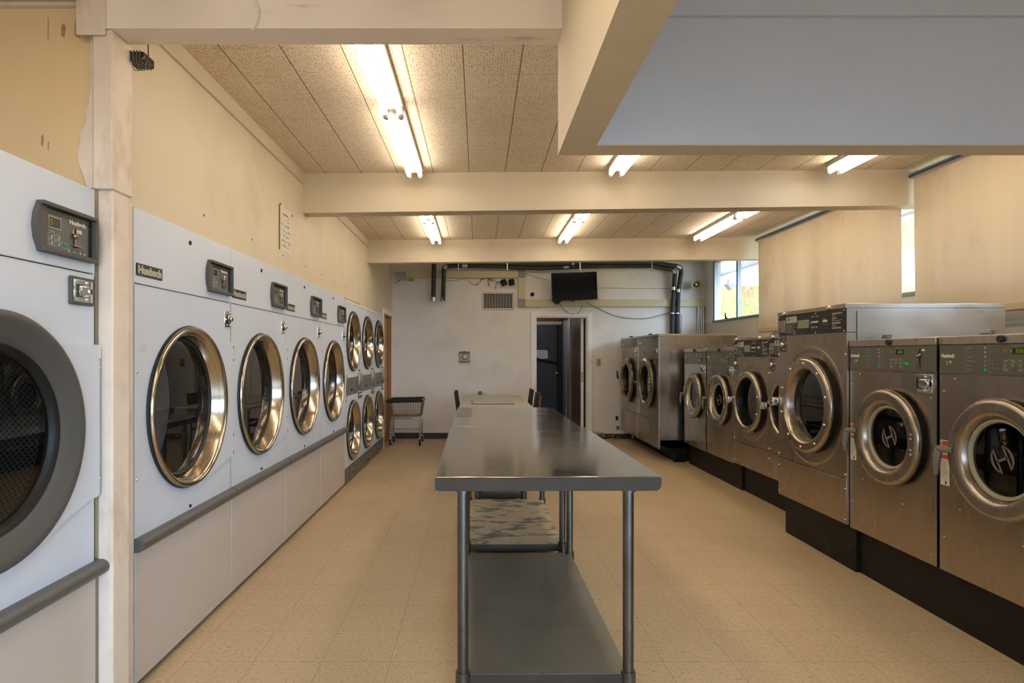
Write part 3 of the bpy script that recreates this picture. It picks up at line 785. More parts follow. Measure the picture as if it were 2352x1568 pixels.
    if near:
        d.lathe([(.372, 0), (.381, -.012), (.381, -.027), (.374, -.036), (.362, -.039), (.345, -.034), (.31, -.018), (.288, -.010), (.284, -.006)], 0, cz, 'dark_grey_plastic', 72)
        d.lathe([(.284, -.006), (.280, -.012), (.274, -.010), (.262, 0), (.258, .02)], 0, cz, 'black_plastic', 72)
    else:
        d.lathe([(.386, 0), (.389, -.004), (.387, -.012), (.378, -.013)], 0, cz, 'rubber_and_gap_black', 72)
        d.lathe([(.380, -.012), (.384, -.016), (.383, -.024), (.376, -.029), (.366, -.029), (.358, -.024), (.352, -.014), (.335, .030), (.330, .045)], 0, cz, 'ring_brass_steel', 72)
        d.lathe([(.330, .045), (.324, .040), (.316, .046), (.314, .056)], 0, cz, 'rubber_and_gap_black', 72)
    door = d.build('door', t)
    q = B(); rg = .264 if near else .320
    q.disc(0, cz, rg, .012 if near else .050, 'dryer_glass', 56)
    q.build('door_glass', door)
    if near:
        q = B(); q.box(hw - .002, hw + .012, -.016, -.002, cz - .26, cz + .235, 'alu'); q.box(hw - .002, hw + .012, -.016, -.002, cz + .237, cz + .285, 'white_trim')
        for z in (cz + .2, cz - .2): q.stud(hw + .005, z, -.016, .005, 'chrome')
        q.build('hinge', door)
    else:
        q = B(); q.box(hw - .003, hw + .002, -.017, -.001, cz - .31, cz + .30, 'white_metal')
        for z in (cz + .29, cz + .22, cz - .2, cz - .3): q.box(hw - .004, hw + .003, -.0185, -.017, z - .008, z + .008, 'dark_gap')
        q.build('hinge', door)
    # drum
    q = B(); q.lathe([(Rh, .003), (Rh, .07), (.44, .072)], 0, cz, 'dark_tub' if near else 'steel_bright', 56)
    q.build('drum_lip', t)
    q = B(); q.lathe([(.44, .07), (.44, .325)], 0, cz, 'perforated_drum', 56); q.disc(0, cz, .44, .325, 'drum_back', 56)
    q.build('drum', t, uvfun=uv_cyl(0, cz))
    # bumper rail and lower panel
    q = B(); e = .035 if near else 0
    ends = (-hw + .001, hw - .001 + e)
    prof = [(.0, .567), (-.026, .569), (-.040, .580), (-.044, .597), (-.038, .612), (-.022, .621), (0, .622)]
    k = len(prof)
    vs = [(ends[0], y_, z_) for (y_, z_) in prof] + [(ends[1], y_, z_) for (y_, z_) in prof]
    q.add(vs, [(i, i + 1, k + i + 1, k + i) for i in range(k - 1)] + [tuple(range(k)), tuple(range(2 * k - 1, k - 1, -1))], 'rail_grey')
    q.build('bumper_rail', t, 50)
    q = B(); q.box(-hw + .001, hw - .001, -.005, 0, .032, .567, 'enamel_low_shaded', .002); q.build('kick_panel', t)
    return t

XD = -1.40
dr = dryer('white dryer behind the grey post, first in the row with steel ring door')
dr.location = (XD, 2.932, 0)
dup(dr, 'white steel-ringed dryer second along from the grey post', (XD, 3.892, 0))
dup(dr, 'white steel-ringed dryer third along from the grey post', (XD, 4.852, 0))
dup(dr, 'white steel-ringed dryer beside the stacked dryers', (XD, 5.812, 0))
nd = dryer('white dryer with wide dark grey door ring, in front of the post', True)
nd.location = (XD, 1.726, 0)

def stack_dryer(label):
    W, H, hw = .846, 1.935, .423
    t = thing('stacked_dryer', label, 'dryer', (0, 0, 0), PI / 2, 'white double-stacked dryers')
    zc = (1.522, .54); R = .325
    b = B()
    b.plate_hole(-hw, hw, 1.16, H, 0, zc[0], .29, 0, 'enamel_daylit'); b.plate_hole(-hw, hw, .175, .915, 0, zc[1], .29, 0, 'enamel_daylit'); b.rect(-hw, hw, .915, 1.16, 0, 'enamel_daylit')
    b.box(-hw, -hw + .003, 0, .95, .03, H, 'enamel_daylit'); b.box(hw - .003, hw, 0, .95, .03, H, 'enamel_daylit'); b.box(-hw, hw, .01, .95, H - .003, H, 'enamel_daylit'); b.box(-hw, hw, .94, .95, .03, H, 'enamel_daylit')
    for x in (-.3, .05, .3): b.stud(x, H - .02, 0, .007, 'ink_dim')
    b.build('cabinet', t)
    q = B(); q.rect(-hw + .06, hw - .14, .935, 1.125, -.003, 'panel_grey'); q.box(-hw + .06, hw - .14, -.0028, 0, .935, 1.125, 'panel_grey')
    q.box(-.12, -.02, -.005, 0, .975, 1.0, 'ink_black'); q.box(-.078, -.06, -.005, 0, 1.055, 1.085, 'ink_black'); q.rect(-.12, -.02, .955, .960, -.0035, 'ink_dim')
    q.build('control_panel', t)
    for x0 in (-hw + .004, hw - .128, hw - .064):
        q = B(); q.box(x0, x0 + .054, -.02, 0, .955, 1.165, 'steel_bright', .01); q.box(x0 + .006, x0 + .02, -.022, -.018, .97, 1.15, 'brass', .002)
        q.box(x0 + .002, x0 + .052, -.008, 0, .865, .935, 'dark_chrome', .002); q.box(x0 + .01, x0 + .045, -.024, 0, .895, .918, 'chrome', .006); q.box(x0 + .012, x0 + .04, -.016, 0, .872, .884, 'brass', .002)
        if x0 > 0: q.box(x0 + .018, x0 + .034, -.006, 0, 1.18, 1.20, 'black_plastic')
        q.build('coin_meter', t)
    for z in zc:
        d = B(); d.lathe([(R + .008, 0), (R + .008, -.012), (R - .004, -.013)], 0, z, 'rubber_and_gap_black', 56)
        d.lathe([(R, -.012), (R + .002, -.022), (R - .006, -.03), (R - .018, -.029), (R - .026, -.018), (R - .05, .03), (R - .055, .045)], 0, z, 'ring_brass_steel', 56)
        d.lathe([(R - .055, .045), (R - .062, .042), (R - .065, .055)], 0, z, 'rubber_and_gap_black', 56)
        d.box(R - .1 + .1, hw - .004, -.012, -.001, z - .24, z + .24, 'enamel_daylit', .003)
        door = d.build('door', t)
        q = B(); q.disc(0, z, R - .06, .05, 'dryer_glass', 44); q.build('door_glass', door)
        q = B(); q.lathe([(.29, .003), (.29, .07), (.38, .072), (.38, .36)], 0, z, ['steel_bright', 'steel_bright', 'perforated_drum'], 48); q.disc(0, z, .38, .36, 'drum_back', 48); q.build('drum', t, uvfun=uv_cyl(0, z))
    q = B(); q.box(-hw + .001, hw - .001, -.004, .02, .022, .172, 'rail_grey'); q.box(-.17, .22, -.008, 0, .03, .165, 'panel_grey', .003); q.box(.02, .035, -.0095, 0, .125, .14, 'ink_black'); q.box(-.02, .07, -.0095, 0, .06, .08, 'ink_black'); q.rect(-.005, .05, .095, .103, -.0085, 'ink_light')
    q.build('lint_panel', t)
    return t
s0 = stack_dryer('white stacked dryer pair nearest the single dryers'); s0.location = (XD, 6.722, 0)
dup(s0, 'white stacked dryer pair in the middle of its trio', (XD, 7.572, 0)); dup(s0, 'white stacked dryer pair beside the wood door', (XD, 8.422, 0))

# ================================================================== WASHERS
def lit_icon_col(q, x, z0, z1, y):
    n = 6
    for i in range(n):
        z = z1 - (z1 - z0) * i / (n - 1)
        q.bars(x, z - .006, y, .075 if i == 3 else .045, .012, 2, 'ink_dim', i, .3)
        q.lathe([(.003, 0), (.0055, 0)], x + .108, z, 'ink_light' if i < 3 else 'ink_dim', 10, y)
    q.prism([(x + .101, z0 - .005), (x + .104, z0 + .008), (x + .113, z0 + .009), (x + .119, z0 + .003), (x + .112, z0 - .004)], y - .0008, y, 'led_green'); q.rect(x + .105, x + .109, z0 - .011, z0 - .004, y, 'led_red')

def small_washer(label, disp):
    W, H, hw, D = .722, 1.175, .361, .80
    t = thing('front_load_washer', label, 'washer', (0, 0, 0), -PI / 2, 'small stainless front load washers')
    cx, cz, Rh = .02, .617, .175
    b = B()
    b.plate_hole(-hw + .004, hw - .004, 0, .985, cx, cz, Rh, 0, 'steel')
    b.box(-hw, -hw + .004, 0, D, 0, H - .045, 'steel'); b.box(hw - .004, hw, 0, D, 0, H - .045, 'steel'); b.box(-hw, hw, D - .004, D, 0, H - .045, 'steel')
    b.box(-hw + .003, hw - .003, -.002, .004, .982, .989, 'steel_bright')
    for (x, z) in ((-hw + .10, .965), (-hw + .03, .90), (-hw + .13, .33), (hw - .25, .26), (-hw + .03, .17), (hw - .04, .86), (hw - .14, .972), (hw - .04, .05)): b.stud(x, z, 0, .0065, 'steel_bright')
    b.build('cabinet', t)
    b = B(); b.box(-hw, hw, -.006, D, H - .042, H, 'steel_top', .004); b.lathe([(.017, 0), (.017, -.012), (.013, -.016), (.0001, -.014)], .01, H - .021, 'rubber_and_gap_black', 16, -.005); b.build('lid', t)
    b = B(); b.box(-.36, -.16, .10, .20, H, H + .002, 'steel_top'); b.add([(-.33, .17, H), (-.25, .17, H), (-.25, .185, H + .032), (-.33, .185, H + .032), (-.33, .18, H), (-.25, .18, H), (-.25, .195, H + .032), (-.33, .195, H + .032)], [(0, 1, 2, 3), (4, 7, 6, 5), (0, 4, 5, 1), (1, 5, 6, 2), (2, 6, 7, 3), (3, 7, 4, 0)], 'blue_tab'); b.build('supply_flap', t)
    # control panel
    z0, z1 = .990, 1.131
    p = B(); p.box(-hw + .001, hw - .001, -.002, .02, z0, z1, 'panel_olive', .001); cp = p.build('control_panel', t)
    q = B(); y = -.0032
    for x in (-.20, -.06, .20): q.rect(x, x + .0015, z0 + .008, z1 - .006, y, 'ink_dim')
    q.text('Huebsch', -hw + .014, 1.068, y, .021, 'ink_light', w=.085, bold=.065)
    q.text('3', -hw + .046, 1.034, y, .019, 'ink_light'); q.prism([(-hw + .066, 1.050), (-hw + .069, 1.036), (-hw + .079, 1.036), (-hw + .082, 1.050)], y - .0004, y, 'ink_dim'); q.rect(-hw + .064, -hw + .084, 1.049, 1.053, y - .0006, 'ink_light')
    lit_icon_col(q, -.19, z0 + .022, z1 - .016, y)
    for i in range(3):
        for j in range(3):
            if (i, j) == (1, 0): continue
            q.frame2(.012 + i * .038, .048 + i * .038, z0 + .018 + j * .0195, z0 + .035 + j * .0195, .001, y, 'ink_dim'); q.bars(.018 + i * .038, z0 + .022 + j * .0195, y, .022, .009, 2, 'ink_light', i * 3 + j, .4)
    q.prism([(.128, z0 + .046), (.133, z0 + .055), (.158, z0 + .054), (.166, z0 + .046), (.158, z0 + .037), (.133, z0 + .037)], y - .0005, y, 'led_green')
    for (x, z) in ((-.045, .047), (-.045, .028), (-.02, .047), (-.02, .028), (-.045, .065)): q.bars(x, z0 + z, y, .018, .006, 1, 'ink_dim', int(x * 1e4), .5)
    q.bars(.06, z1 - .013, y, .05, .004, 1, 'ink_dim', 3, .6); q.lathe([(.0001, 0), (.003, 0)], .053, z1 - .031, 'ink_light', 10, y); q.rect(.01, .035, z1 - .042, z1 - .020, y, 'stain_brown')
    q.build('control_lettering', cp)
    q = B(); q.box(.062, .122, -.004, 0, z1 - .045, z1 - .018, 'display_dark'); q.text(disp, .078, z1 - .041, -.0046, .019, 'led_lime', w=.038); q.build('display', cp)
    q = B(); sx = .245; q.box(sx - .004, sx + .004, -.006, -.002, z0 + .035, z1 - .016, 'ink_black'); q.sphere((sx - .004, -.010, z1 - .055), .010, 'brass', 10, 7); q.sphere((sx + .008, -.008, z1 - .048), .006, 'chrome', 8, 6); q.box(sx - .022, sx + .008, -.014, -.002, z0 + .030, z0 + .035, 'brass', .001); q.box(sx + .014, sx + .036, -.004, -.002, z1 - .028, z1 - .018, 'label_white'); q.build('coin_slot', cp)
    q = B(); coin_lock(q, .228, .336, .885, .981, False); q.build('coin_box', t)
    # warning label
    q = B(); lx = -hw + .008
    q.box(lx, lx + .058, -.002, 0, .43, .655, 'label_white'); q.rect(lx + .013, lx + .058, .628, .652, -.0026, 'label_red'); q.rect(lx + .002, lx + .058, .562, .583, -.0026, 'label_red')
    q.prism([(lx + .002, .632), (lx + .011, .632), (lx + .0065, .648)], -.003, -.002, 'ink_black'); q.bars(lx + .004, .59, -.0026, .048, .034, 6, 'ink_dim', 4, .35); q.bars(lx + .004, .46, -.0026, .048, .095, 14, 'ink_dim', 6, .35); q.rect(lx + .03, lx + .04, .436, .452, -.0026, 'ink_black')
    q.build('warning_label', t)
    # door
    d = B()
    d.lathe([(.252, 0), (.252, -.022)], cx, cz, 'rubber_and_gap_black', 64)  # shadow gap behind the door ring, drawn as a black collar
    d.lathe([(.252, -.020), (.268, -.022), (.273, -.030), (.271, -.042), (.266, -.049), (.259, -.0535), (.250, -.055), (.218, -.055), (.206, -.0535), (.196, -.049), (.189, -.040), (.183, -.026), (.180, -.016)], cx, cz, 'steel_bright', 64)
    for z in (-.062, -.038, .020, .044): d.stud(cx + .232, cz + z, -.056, .008, 'steel_bright')
    for a in (3.75, 3.98): d.stud(cx + .262 * math.cos(a), cz + .262 * math.sin(a), -.050, .004, 'chrome')
    door = d.build('door', t)
    q = B(); q.lathe([(.181, -.016), (.179, -.022), (.168, -.022), (.163, -.014), (.160, .0)], cx, cz, 'cream_gasket', 64); q.build('gasket', door)
    q = B(); q.disc(cx, cz, .162, -.010, 'washer_glass', 48); q.build('door_glass', door)
    q = B(); lo = B()
    def seg(s_):       # one of the two circle segments of the mark
        r = .062; c0 = .028; pts = []; inn = []
        for i in range(13):
            a = -math.radians(66) + math.radians(132) * i / 12; pts.append((s_ * r * math.cos(a), r * math.sin(a)))
            k_ = math.cos(a * 1.36); inn.append((s_ * max(c0 * .9, (r - .002 - .014 * k_) * math.cos(a)), (r - .002 - .010 * k_) * math.sin(a)))
        for i in range(12):
            o0, o1, i0, i1 = pts[i], pts[i + 1], inn[i], inn[i + 1]
            lo.quad((o0[0], 0, o0[1]), (o1[0], 0, o1[1]), (i1[0], 0, i1[1]), (i0[0], 0, i0[1]), 'logo_grey')
        lo.rect(s_ * c0 - .006, s_ * c0 + .006, -.056, .056, 0, 'logo_grey')
    seg(1); seg(-1); lo.rect(-.03, .03, -.0065, .0065, 0, 'logo_grey')
    lo.xf(Matrix.Translation((cx, -.0125, cz)) @ Matrix.Rotation(math.radians(-26), 4, 'Y')); lo.build('glass_emblem', door)
    q = B(); hx = cx - .262
    q.tube([(hx + .03, -.052, cz + .005), (hx - .004, -.066, cz + .005), (hx - .036, -.066, cz + .004)], [.013, .016, .018], 'handle_olive', 12)
    q.tube([(hx - .038, -.066, cz + .016), (hx - .040, -.070, cz - .02), (hx - .046, -.074, cz - .075), (hx - .044, -.074, cz - .125)], [.014, .019, .016, .008], 'handle_olive', 12)
    q.stud(hx + .02, cz + .028, -.05, .006, 'chrome'); q.build('door_handle', door)
    q = B(); q.lathe([(Rh, .003), (.172, .03), (.168, .075), (.20, .08), (.215, .1), (.25, .102), (.25, .34)], cx, cz, ['dark_tub', 'steel_bright', 'dark_tub', 'dark_tub', 'dark_tub', 'perforated_drum'], 48); q.disc(cx, cz, .25, .34, 'perforated_drum', 48)
    q.build('drum', t, uvfun=uv_cyl(cx, cz))
    return t
XW = 2.337
wa = small_washer('small stainless washer touching the tall machine, display reading 600', '600'); wa.location = (XW, 3.449, .288)
wb = small_washer('small stainless washer at the photo edge, nearest machine of all', '500'); wb.location = (XW, 2.708, .288)
wc = dup(wa, 'small stainless washer beside the far pair of big machines, small grey control panel', (2.58, 7.235, .272))
wd = dup(wa, 'small stainless washer next to the mid-sized black-panel machine', (2.58, 6.487, .272))

def black_panel_washer(label, W, H, D, R, cz, zp0, zp1, seam, cxoff=0, er=.4, group=None, rin=.73):
    hw = W / 2
    t = thing('front_load_washer', label, 'washer', (0, 0, 0), -PI / 2, group)
    cx = cxoff; Rg = R * rin
    b = B()
    b.plate_hole(-hw + .003, hw - .003, seam + .002, zp0, cx, cz, Rg + .005, 0, 'steel')
    b.box(-hw, -hw + .003, 0, D, 0, zp1 + .0015, 'steel_top'); b.box(hw - .003, hw, 0, D, 0, zp1 + .0015, 'steel_top'); b.box(-hw + .004, hw - .004, D - .003, D, 0, zp1 + .0015, 'steel')
    b.box(hw - .0005, hw + .001, .06, .066, 0, H - .05, 'ink_black'); b.box(hw - .0005, hw + .001, .0, .06, zp0 - .003, zp0 + .001, 'ink_black')
    b.lathe([(er + .014, -.0002), (er + .004, -.003), (er - .01, -.0035), (er - .03, -.0002)], cx, cz, 'steel', 72)
    for z in (zp0 - .14, seam + .03):
        for x in (-hw + .012, hw - .012): b.stud(x, z, 0, .007, 'chrome')
    b.box(-hw + .004, hw - .004, .004, .008, seam - .01, seam + .01, 'dark_gap')
    b.build('cabinet', t)
    b = B(); b.box(-hw + .001, hw - .001, -.002, .02, 0, seam - .003, 'steel', .002)
    for z in (.03, seam - .06):
        for x in (-hw + .012, hw - .012): b.stud(x, z, -.002, .006, 'chrome')
    b.build('kick_panel', t)
    b = B(); b.box(-hw - .001, hw + .001, -.008, D, zp1 + .002, H, 'steel_top', .003)
    for x in (-hw + W * .12, hw - W * .21): b.lathe([(.014, 0), (.014, -.01), (.010, -.018), (.0001, -.018)], x, (zp1 + H) / 2 + .002, 'chrome', 12, -.007)
    b.build('lid', t)
    p = B(); p.box(-hw + .001, hw - .001, -.003, .02, zp0 + .001, zp1, 'panel_black', .001)
    hp = zp1 - zp0; y = -.0042
    for fx in (.015, .28, .6, .975):
        for fz in (.06, .94): p.stud(-hw + fx * W, zp0 + fz * hp, -.003, .005, 'chrome')
    cp = p.build('control_panel', t)
    q = B(); x0 = -hw + .142 * W; x1 = -hw + .32 * W; za, zb = zp0 + .62 * hp, zp0 + .92 * hp
    q.rect(x0, x1, za, zb, y, 'badge_silver'); q.prism([(x0 + .025, za + .012), (x0 + .025, zb - .008), (x0 + .05, zb - .008), (x0 + .05, za + .024), (x0 + .04, za + .012)], y - .0006, y, 'ink_black'); q.rect(x0 + .034, x0 + .043, za + .018, zb - .014, y - .001, 'badge_silver'); q.bars(x0 + .058, za + .018, y - .0006, .06, .014, 2, 'ink_dim', 1, .5)
    q.bars(x0, zp0 + .10 * hp, y, x1 - x0, .48 * hp, 9, 'ink_dim', 2, .35)
    bx = -hw + .53 * W
    for i in range(3):
        q.rect(bx + .012 + i * .031, bx + .034 + i * .031, zp0 + .66 * hp, zp0 + .74 * hp, y, 'ink_black'); q.rect(bx + .012 + i * .031, bx + .034 + i * .031, zp0 + .38 * hp, zp0 + .46 * hp, y, 'ink_black')
        q.bars(bx + .010 + i * .031, zp0 + .78 * hp, y, .024, .01, 2, 'ink_light', i, .5); q.bars(bx + .008 + i * .031, zp0 + .28 * hp, y, .028, .012, 2, 'ink_light', i + 5, .5)
    q.rect(bx + .012, bx + .094, zp0 + .52 * hp, zp0 + .59 * hp, y, 'ink_light'); q.rect(bx, bx + .006, zp0 + .44 * hp, zp0 + .6 * hp, y, 'ink_light')
    ix = -hw + .70 * W; q.rect(ix, ix + .055, zp0 + .52 * hp, zp0 + .60 * hp, y, 'ink_light'); q.frame2(ix, ix + .055, zp0 + .40 * hp, zp0 + .50 * hp, .0015, y, 'ink_dim'); q.bars(ix + .008, zp0 + .62 * hp, y, .04, .008, 1, 'ink_light', 3, .5)
    tx = -hw + .825 * W
    for i in range(7):
        q.bars(tx, zp0 + (.80 - i * .105) * hp, y, .115 if i in (0, 3, 4, 6) else .06, .011, 2, 'ink_light' if i % 2 == 0 else 'ink_dim', 20 + i, .5)
    q.build('control_lettering', cp)
    q = B(); dx0, dx1 = -hw + .33 * W, -hw + .50 * W; q.box(dx0, dx1, -.005, 0, zp0 + .30 * hp, zp0 + .70 * hp, 'alu', .001); q.box(dx0 + .005, dx1 - .005, -.0062, -.004, zp0 + .34 * hp, zp0 + .66 * hp, 'lcd_green'); q.build('display', cp)
    q = B(); q.box(-hw + .006, -hw + .128 * W, -.008, 0, zp0 + .16 * hp, zp0 + .78 * hp, 'steel_bright', .002); sx = -hw + .04; q.box(sx - .003, sx + .003, -.0095, -.007, zp0 + .25 * hp, zp0 + .5 * hp, 'ink_black'); q.box(sx - .025, sx + .02, -.018, -.007, zp0 + .45 * hp, zp0 + .48 * hp, 'chrome', .002); q.bars(sx + .01, zp0 + .6 * hp, -.0088, .04, .02, 2, 'ink_dim', 8); q.build('coin_slot', cp)
    q = B(); q.box(-hw + .012, -hw + .014, -.004, 0, zp0 - .12, zp0 - .01, 'steel_bright'); q.frame2(-hw + .012, -hw + .132 * W, zp0 - .122, zp0 - .008, .006, -.003, 'steel_bright'); q.rect(-hw + .018, -hw + .132 * W - .006, zp0 - .116, zp0 - .014, -.0015, 'lock_recess')
    lx = -hw + .085 * W; q.lathe([(.020, 0), (.020, -.014), (.013, -.02), (.006, -.02), (.0001, -.016)], lx, zp0 - .064, 'chrome', 14, -.002)
    for z in (zp0 - .03, zp0 - .1): q.stud(lx + .012, z, -.002, .005, 'chrome')
    q.build('coin_box', t)
    d = B()
    d.lathe([(R - .02, 0), (R - .02, -.03)], cx, cz, 'rubber_and_gap_black', 72)
    d.lathe([(R - .02, -.028), (R - .003, -.030), (R, -.038), (R - .006, -.050), (R - .022, -.056), (Rg + .022, -.056), (Rg + .008, -.046), (Rg + .0, -.02), (Rg - .012, .03)], cx, cz, ['steel_bright'] * 6 + ['steel_bright' if rin < .75 else 'dark_tub'] * 2, 72)
    nb = 10
    for i in range(nb):
        a = 2 * PI * (i + .4) / nb; rb = R * .875
        if rin > .74 and math.cos(a) < .8: continue
        d.stud(cx + rb * math.cos(a), cz + rb * math.sin(a), -.056, .010, 'chrome')
    door = d.build('door', t)
    q = B(); q.disc(cx, cz, Rg - .006, .012, 'washer_glass', 48); q.build('door_glass', door)
    q = B(); hx = cx - R
    q.box(hx - .075, hx - .035, -.085, -.05, cz - .03, cz + .005, 'chrome', .005); q.box(hx - .04, hx - .015, -.092, -.03, cz - .032, cz + .03, 'chrome', .005); q.box(hx - .02, hx + .045, -.082, -.05, cz - .012, cz + .022, 'chrome', .005); q.stud(hx - .005, cz + .04, -.04, .008, 'chrome'); q.build('door_latch', door)
    q = B(); rd = min(hw - .03, Rg + .08)
    q.lathe([(Rg + .004, .003), (Rg - .02, .05), (Rg - .025, .10), (rd, .11), (rd, .42)], cx, cz, ['steel' if rin < .75 else 'dark_tub', 'dark_tub', 'dark_tub', 'perforated_drum'], 48); q.disc(cx, cz, rd, .42, 'perforated_drum', 48); q.build('drum', t, uvfun=uv_cyl(cx, cz))
    return t
Z0 = .300
tall = black_panel_washer('tall stainless washer with black control panel and bolted door ring', .868, 1.697 - Z0, 1.0, .336, 1.02 - Z0, 1.515 - Z0, 1.664 - Z0, .585 - Z0, .01, .40)
tall.location = (2.32, 4.251, Z0)
Za = .285
ma = black_panel_washer('mid-sized black-panel washer standing beside the small washers', .752, 1.54 - Za, .80, .292, .925 - Za, 1.352 - Za, 1.508 - Za, .51 - Za, .01, .355, 'mid-sized black-panel washers', .76)
ma.location = (2.58, 5.75, Za)
mb = black_panel_washer('mid-sized black-panel washer half hidden behind the tall machine', .672, 1.54 - Za, .72, .272, .925 - Za, 1.352 - Za, 1.508 - Za, .51 - Za, .0, .315, 'mid-sized black-panel washers', .76)
mb.location = (2.58, 5.032, Za)

def big_washer(label, W):
    z0, H, D, hw = .17, 1.47, 1.0, W / 2
    t = thing('front_load_washer', label, 'washer', (0, 0, 0), -PI / 2, 'big stainless washers against the back wall')
    cx, cz, R = .02, .985 - z0, .345
    b = B(); b.plate_hole(-hw + .021, hw - .021, .35, 1.318, cx, cz, .235, 0, 'steel')
    b.box(-hw, -hw + .02, -.005, .012, .0, H - .032, 'alu'); b.box(hw - .02, hw + .001, -.006, .012, .0, H - .032, 'alu')
    b.box(-hw, -hw + .004, .0125, D, .11, H - .0305, 'steel'); b.box(hw - .004, hw, .0125, D, .11, H - .0305, 'steel'); b.box(-hw + .005, hw - .005, D - .01, D, .11, H - .03, 'steel')
    for (x0, x1) in ((.12, .48), (.56, .92)):       # pressed panels in the side sheet
        for q in ((x0, x0 + .008, .18, H - .12), (x1 - .008, x1, .18, H - .12), (x0, x1, H - .128, H - .12), (x0, x1, .18, .188)): b.box(hw - .001, hw + .003, q[0], q[1], q[2], q[3], 'steel', .001)
    b.box(-hw + .01, hw - .01, .006, .01, .33, .36, 'dark_gap')
    b.build('cabinet', t)
    b = B(); b.box(-hw + .002, hw - .002, -.004, .02, 0, .345, 'steel', .003); b.build('kick_panel', t)
    b = B(); b.box(-hw, hw, -.008, D + .0, H - .03, H, 'steel_top', .004); b.box(-.04, .02, .02, .06, H, H + .02, 'black_plastic', .006); b.build('lid', t)
    p = B(); p.box(-hw + .02, .18, -.004, .02, 1.318, H - .033, 'panel_blue', .001); p.box(.185, hw - .02, -.004, .02, 1.318, H - .033, 'panel_olive', .001)
    cp = p.build('control_panel', t)
    q = B(); q.text('Huebsch', -hw + .06, 1.352, -.005, .035, 'ink_light', w=.15, bold=.065)
    for i in range(3):
        for j in range(3): q.frame2(.22 + i * .05, .258 + i * .05, 1.335 + j * .024, 1.353 + j * .024, .003, -.005, 'ink_dim')
    q.prism([(.38, 1.335), (.40, 1.35), (.42, 1.345), (.41, 1.332)], -.0055, -.005, 'led_lime'); q.build('control_lettering', cp)
    q = B(); q.box(.29, .36, -.0055, -.002, 1.405, 1.43, 'display_dark'); q.build('display', cp)
    q = B(); coin_lock(q, hw - .16, hw - .04, 1.19, 1.305, False); q.build('coin_box', t)
    q = B(); q.box(-hw + .03, -hw + .09, -.002, 0, .37, .62, 'label_white'); q.rect(-hw + .032, -hw + .088, .57, .615, -.0026, 'label_red'); q.bars(-hw + .036, .39, -.0026, .045, .16, 12, 'ink_dim', 2, .4); q.build('warning_label', t)
    d = B(); d.lathe([(R - .03, 0), (R - .03, -.03)], cx, cz, 'rubber_and_gap_black', 56)
    d.lathe([(R - .03, -.028), (R, -.03), (R + .002, -.045), (R - .02, -.062), (R - .035, -.066), (.27, -.066), (.25, -.055), (.243, -.045), (.235, -.01), (.225, .03)], cx, cz, ['steel_bright'] * 7 + ['dark_tub'] * 2, 56)
    for z in (-.07, -.03, .03, .07): d.stud(cx + R - .06, cz + z, -.065, .01, 'chrome')
    door = d.build('door', t)
    q = B(); q.disc(cx, cz, .232, .0, 'washer_glass', 40); q.build('door_glass', door)
    q = B(); hx = cx - R; q.tube([(hx + .03, -.06, cz), (hx - .03, -.075, cz), (hx - .06, -.078, cz + .005)], .016, 'chrome', 10); q.tube([(hx - .06, -.078, cz), (hx - .075, -.085, cz + .06), (hx - .085, -.085, cz + .13)], [.016, .014, .009], 'black_plastic', 10); q.build('door_handle', door)
    q = B(); q.lathe([(.235, .003), (.22, .06), (.32, .07), (.32, .4)], cx, cz, ['dark_tub', 'dark_tub', 'perforated_drum'], 40); q.disc(cx, cz, .32, .4, 'perforated_drum', 40); q.build('drum', t, uvfun=uv_cyl(cx, cz))
    return t
be = big_washer('big stainless washer in the far corner, against the back wall', 1.03); be.location = (2.30, 9.28, .17)
dup(be, 'big stainless washer with wide side panel, just before the corner one', (2.30, 8.245, .17))

# plinths
def plinth(label, *boxes):
    b = B()
    for q in boxes: b.box(*q, 'plinth_black', .004)
    o = b.build('machine_plinth'); return tag(o, label, 'plinth', 'black plinths under the washers')
plinth('black plinth under the two nearest small washers', (2.40, 3.2, 2.2, 3.812, 0, .287))
plinth('black plinth under the tall black-panel washer', (2.375, 3.3, 3.816, 4.69, 0, .299))
plinth('black plinth under the mid-sized and small washers in the middle', (2.685, 3.4, 4.694, 6.125, 0, .2845), (2.66, 3.4, 6.125, 7.66, 0, .2715))
plinth('low black plinth with steel channel under the big far washers', (2.52, 3.32, 7.80, 9.88, 0, .168), (2.44, 2.52, 7.86, 9.80, .10, .168), (2.50, 2.64, 7.735, 7.80, 0, .02), (2.50, 2.66, 7.735, 7.80, .10, .125), (2.52, 2.53, 7.735, 7.80, .02, .10))

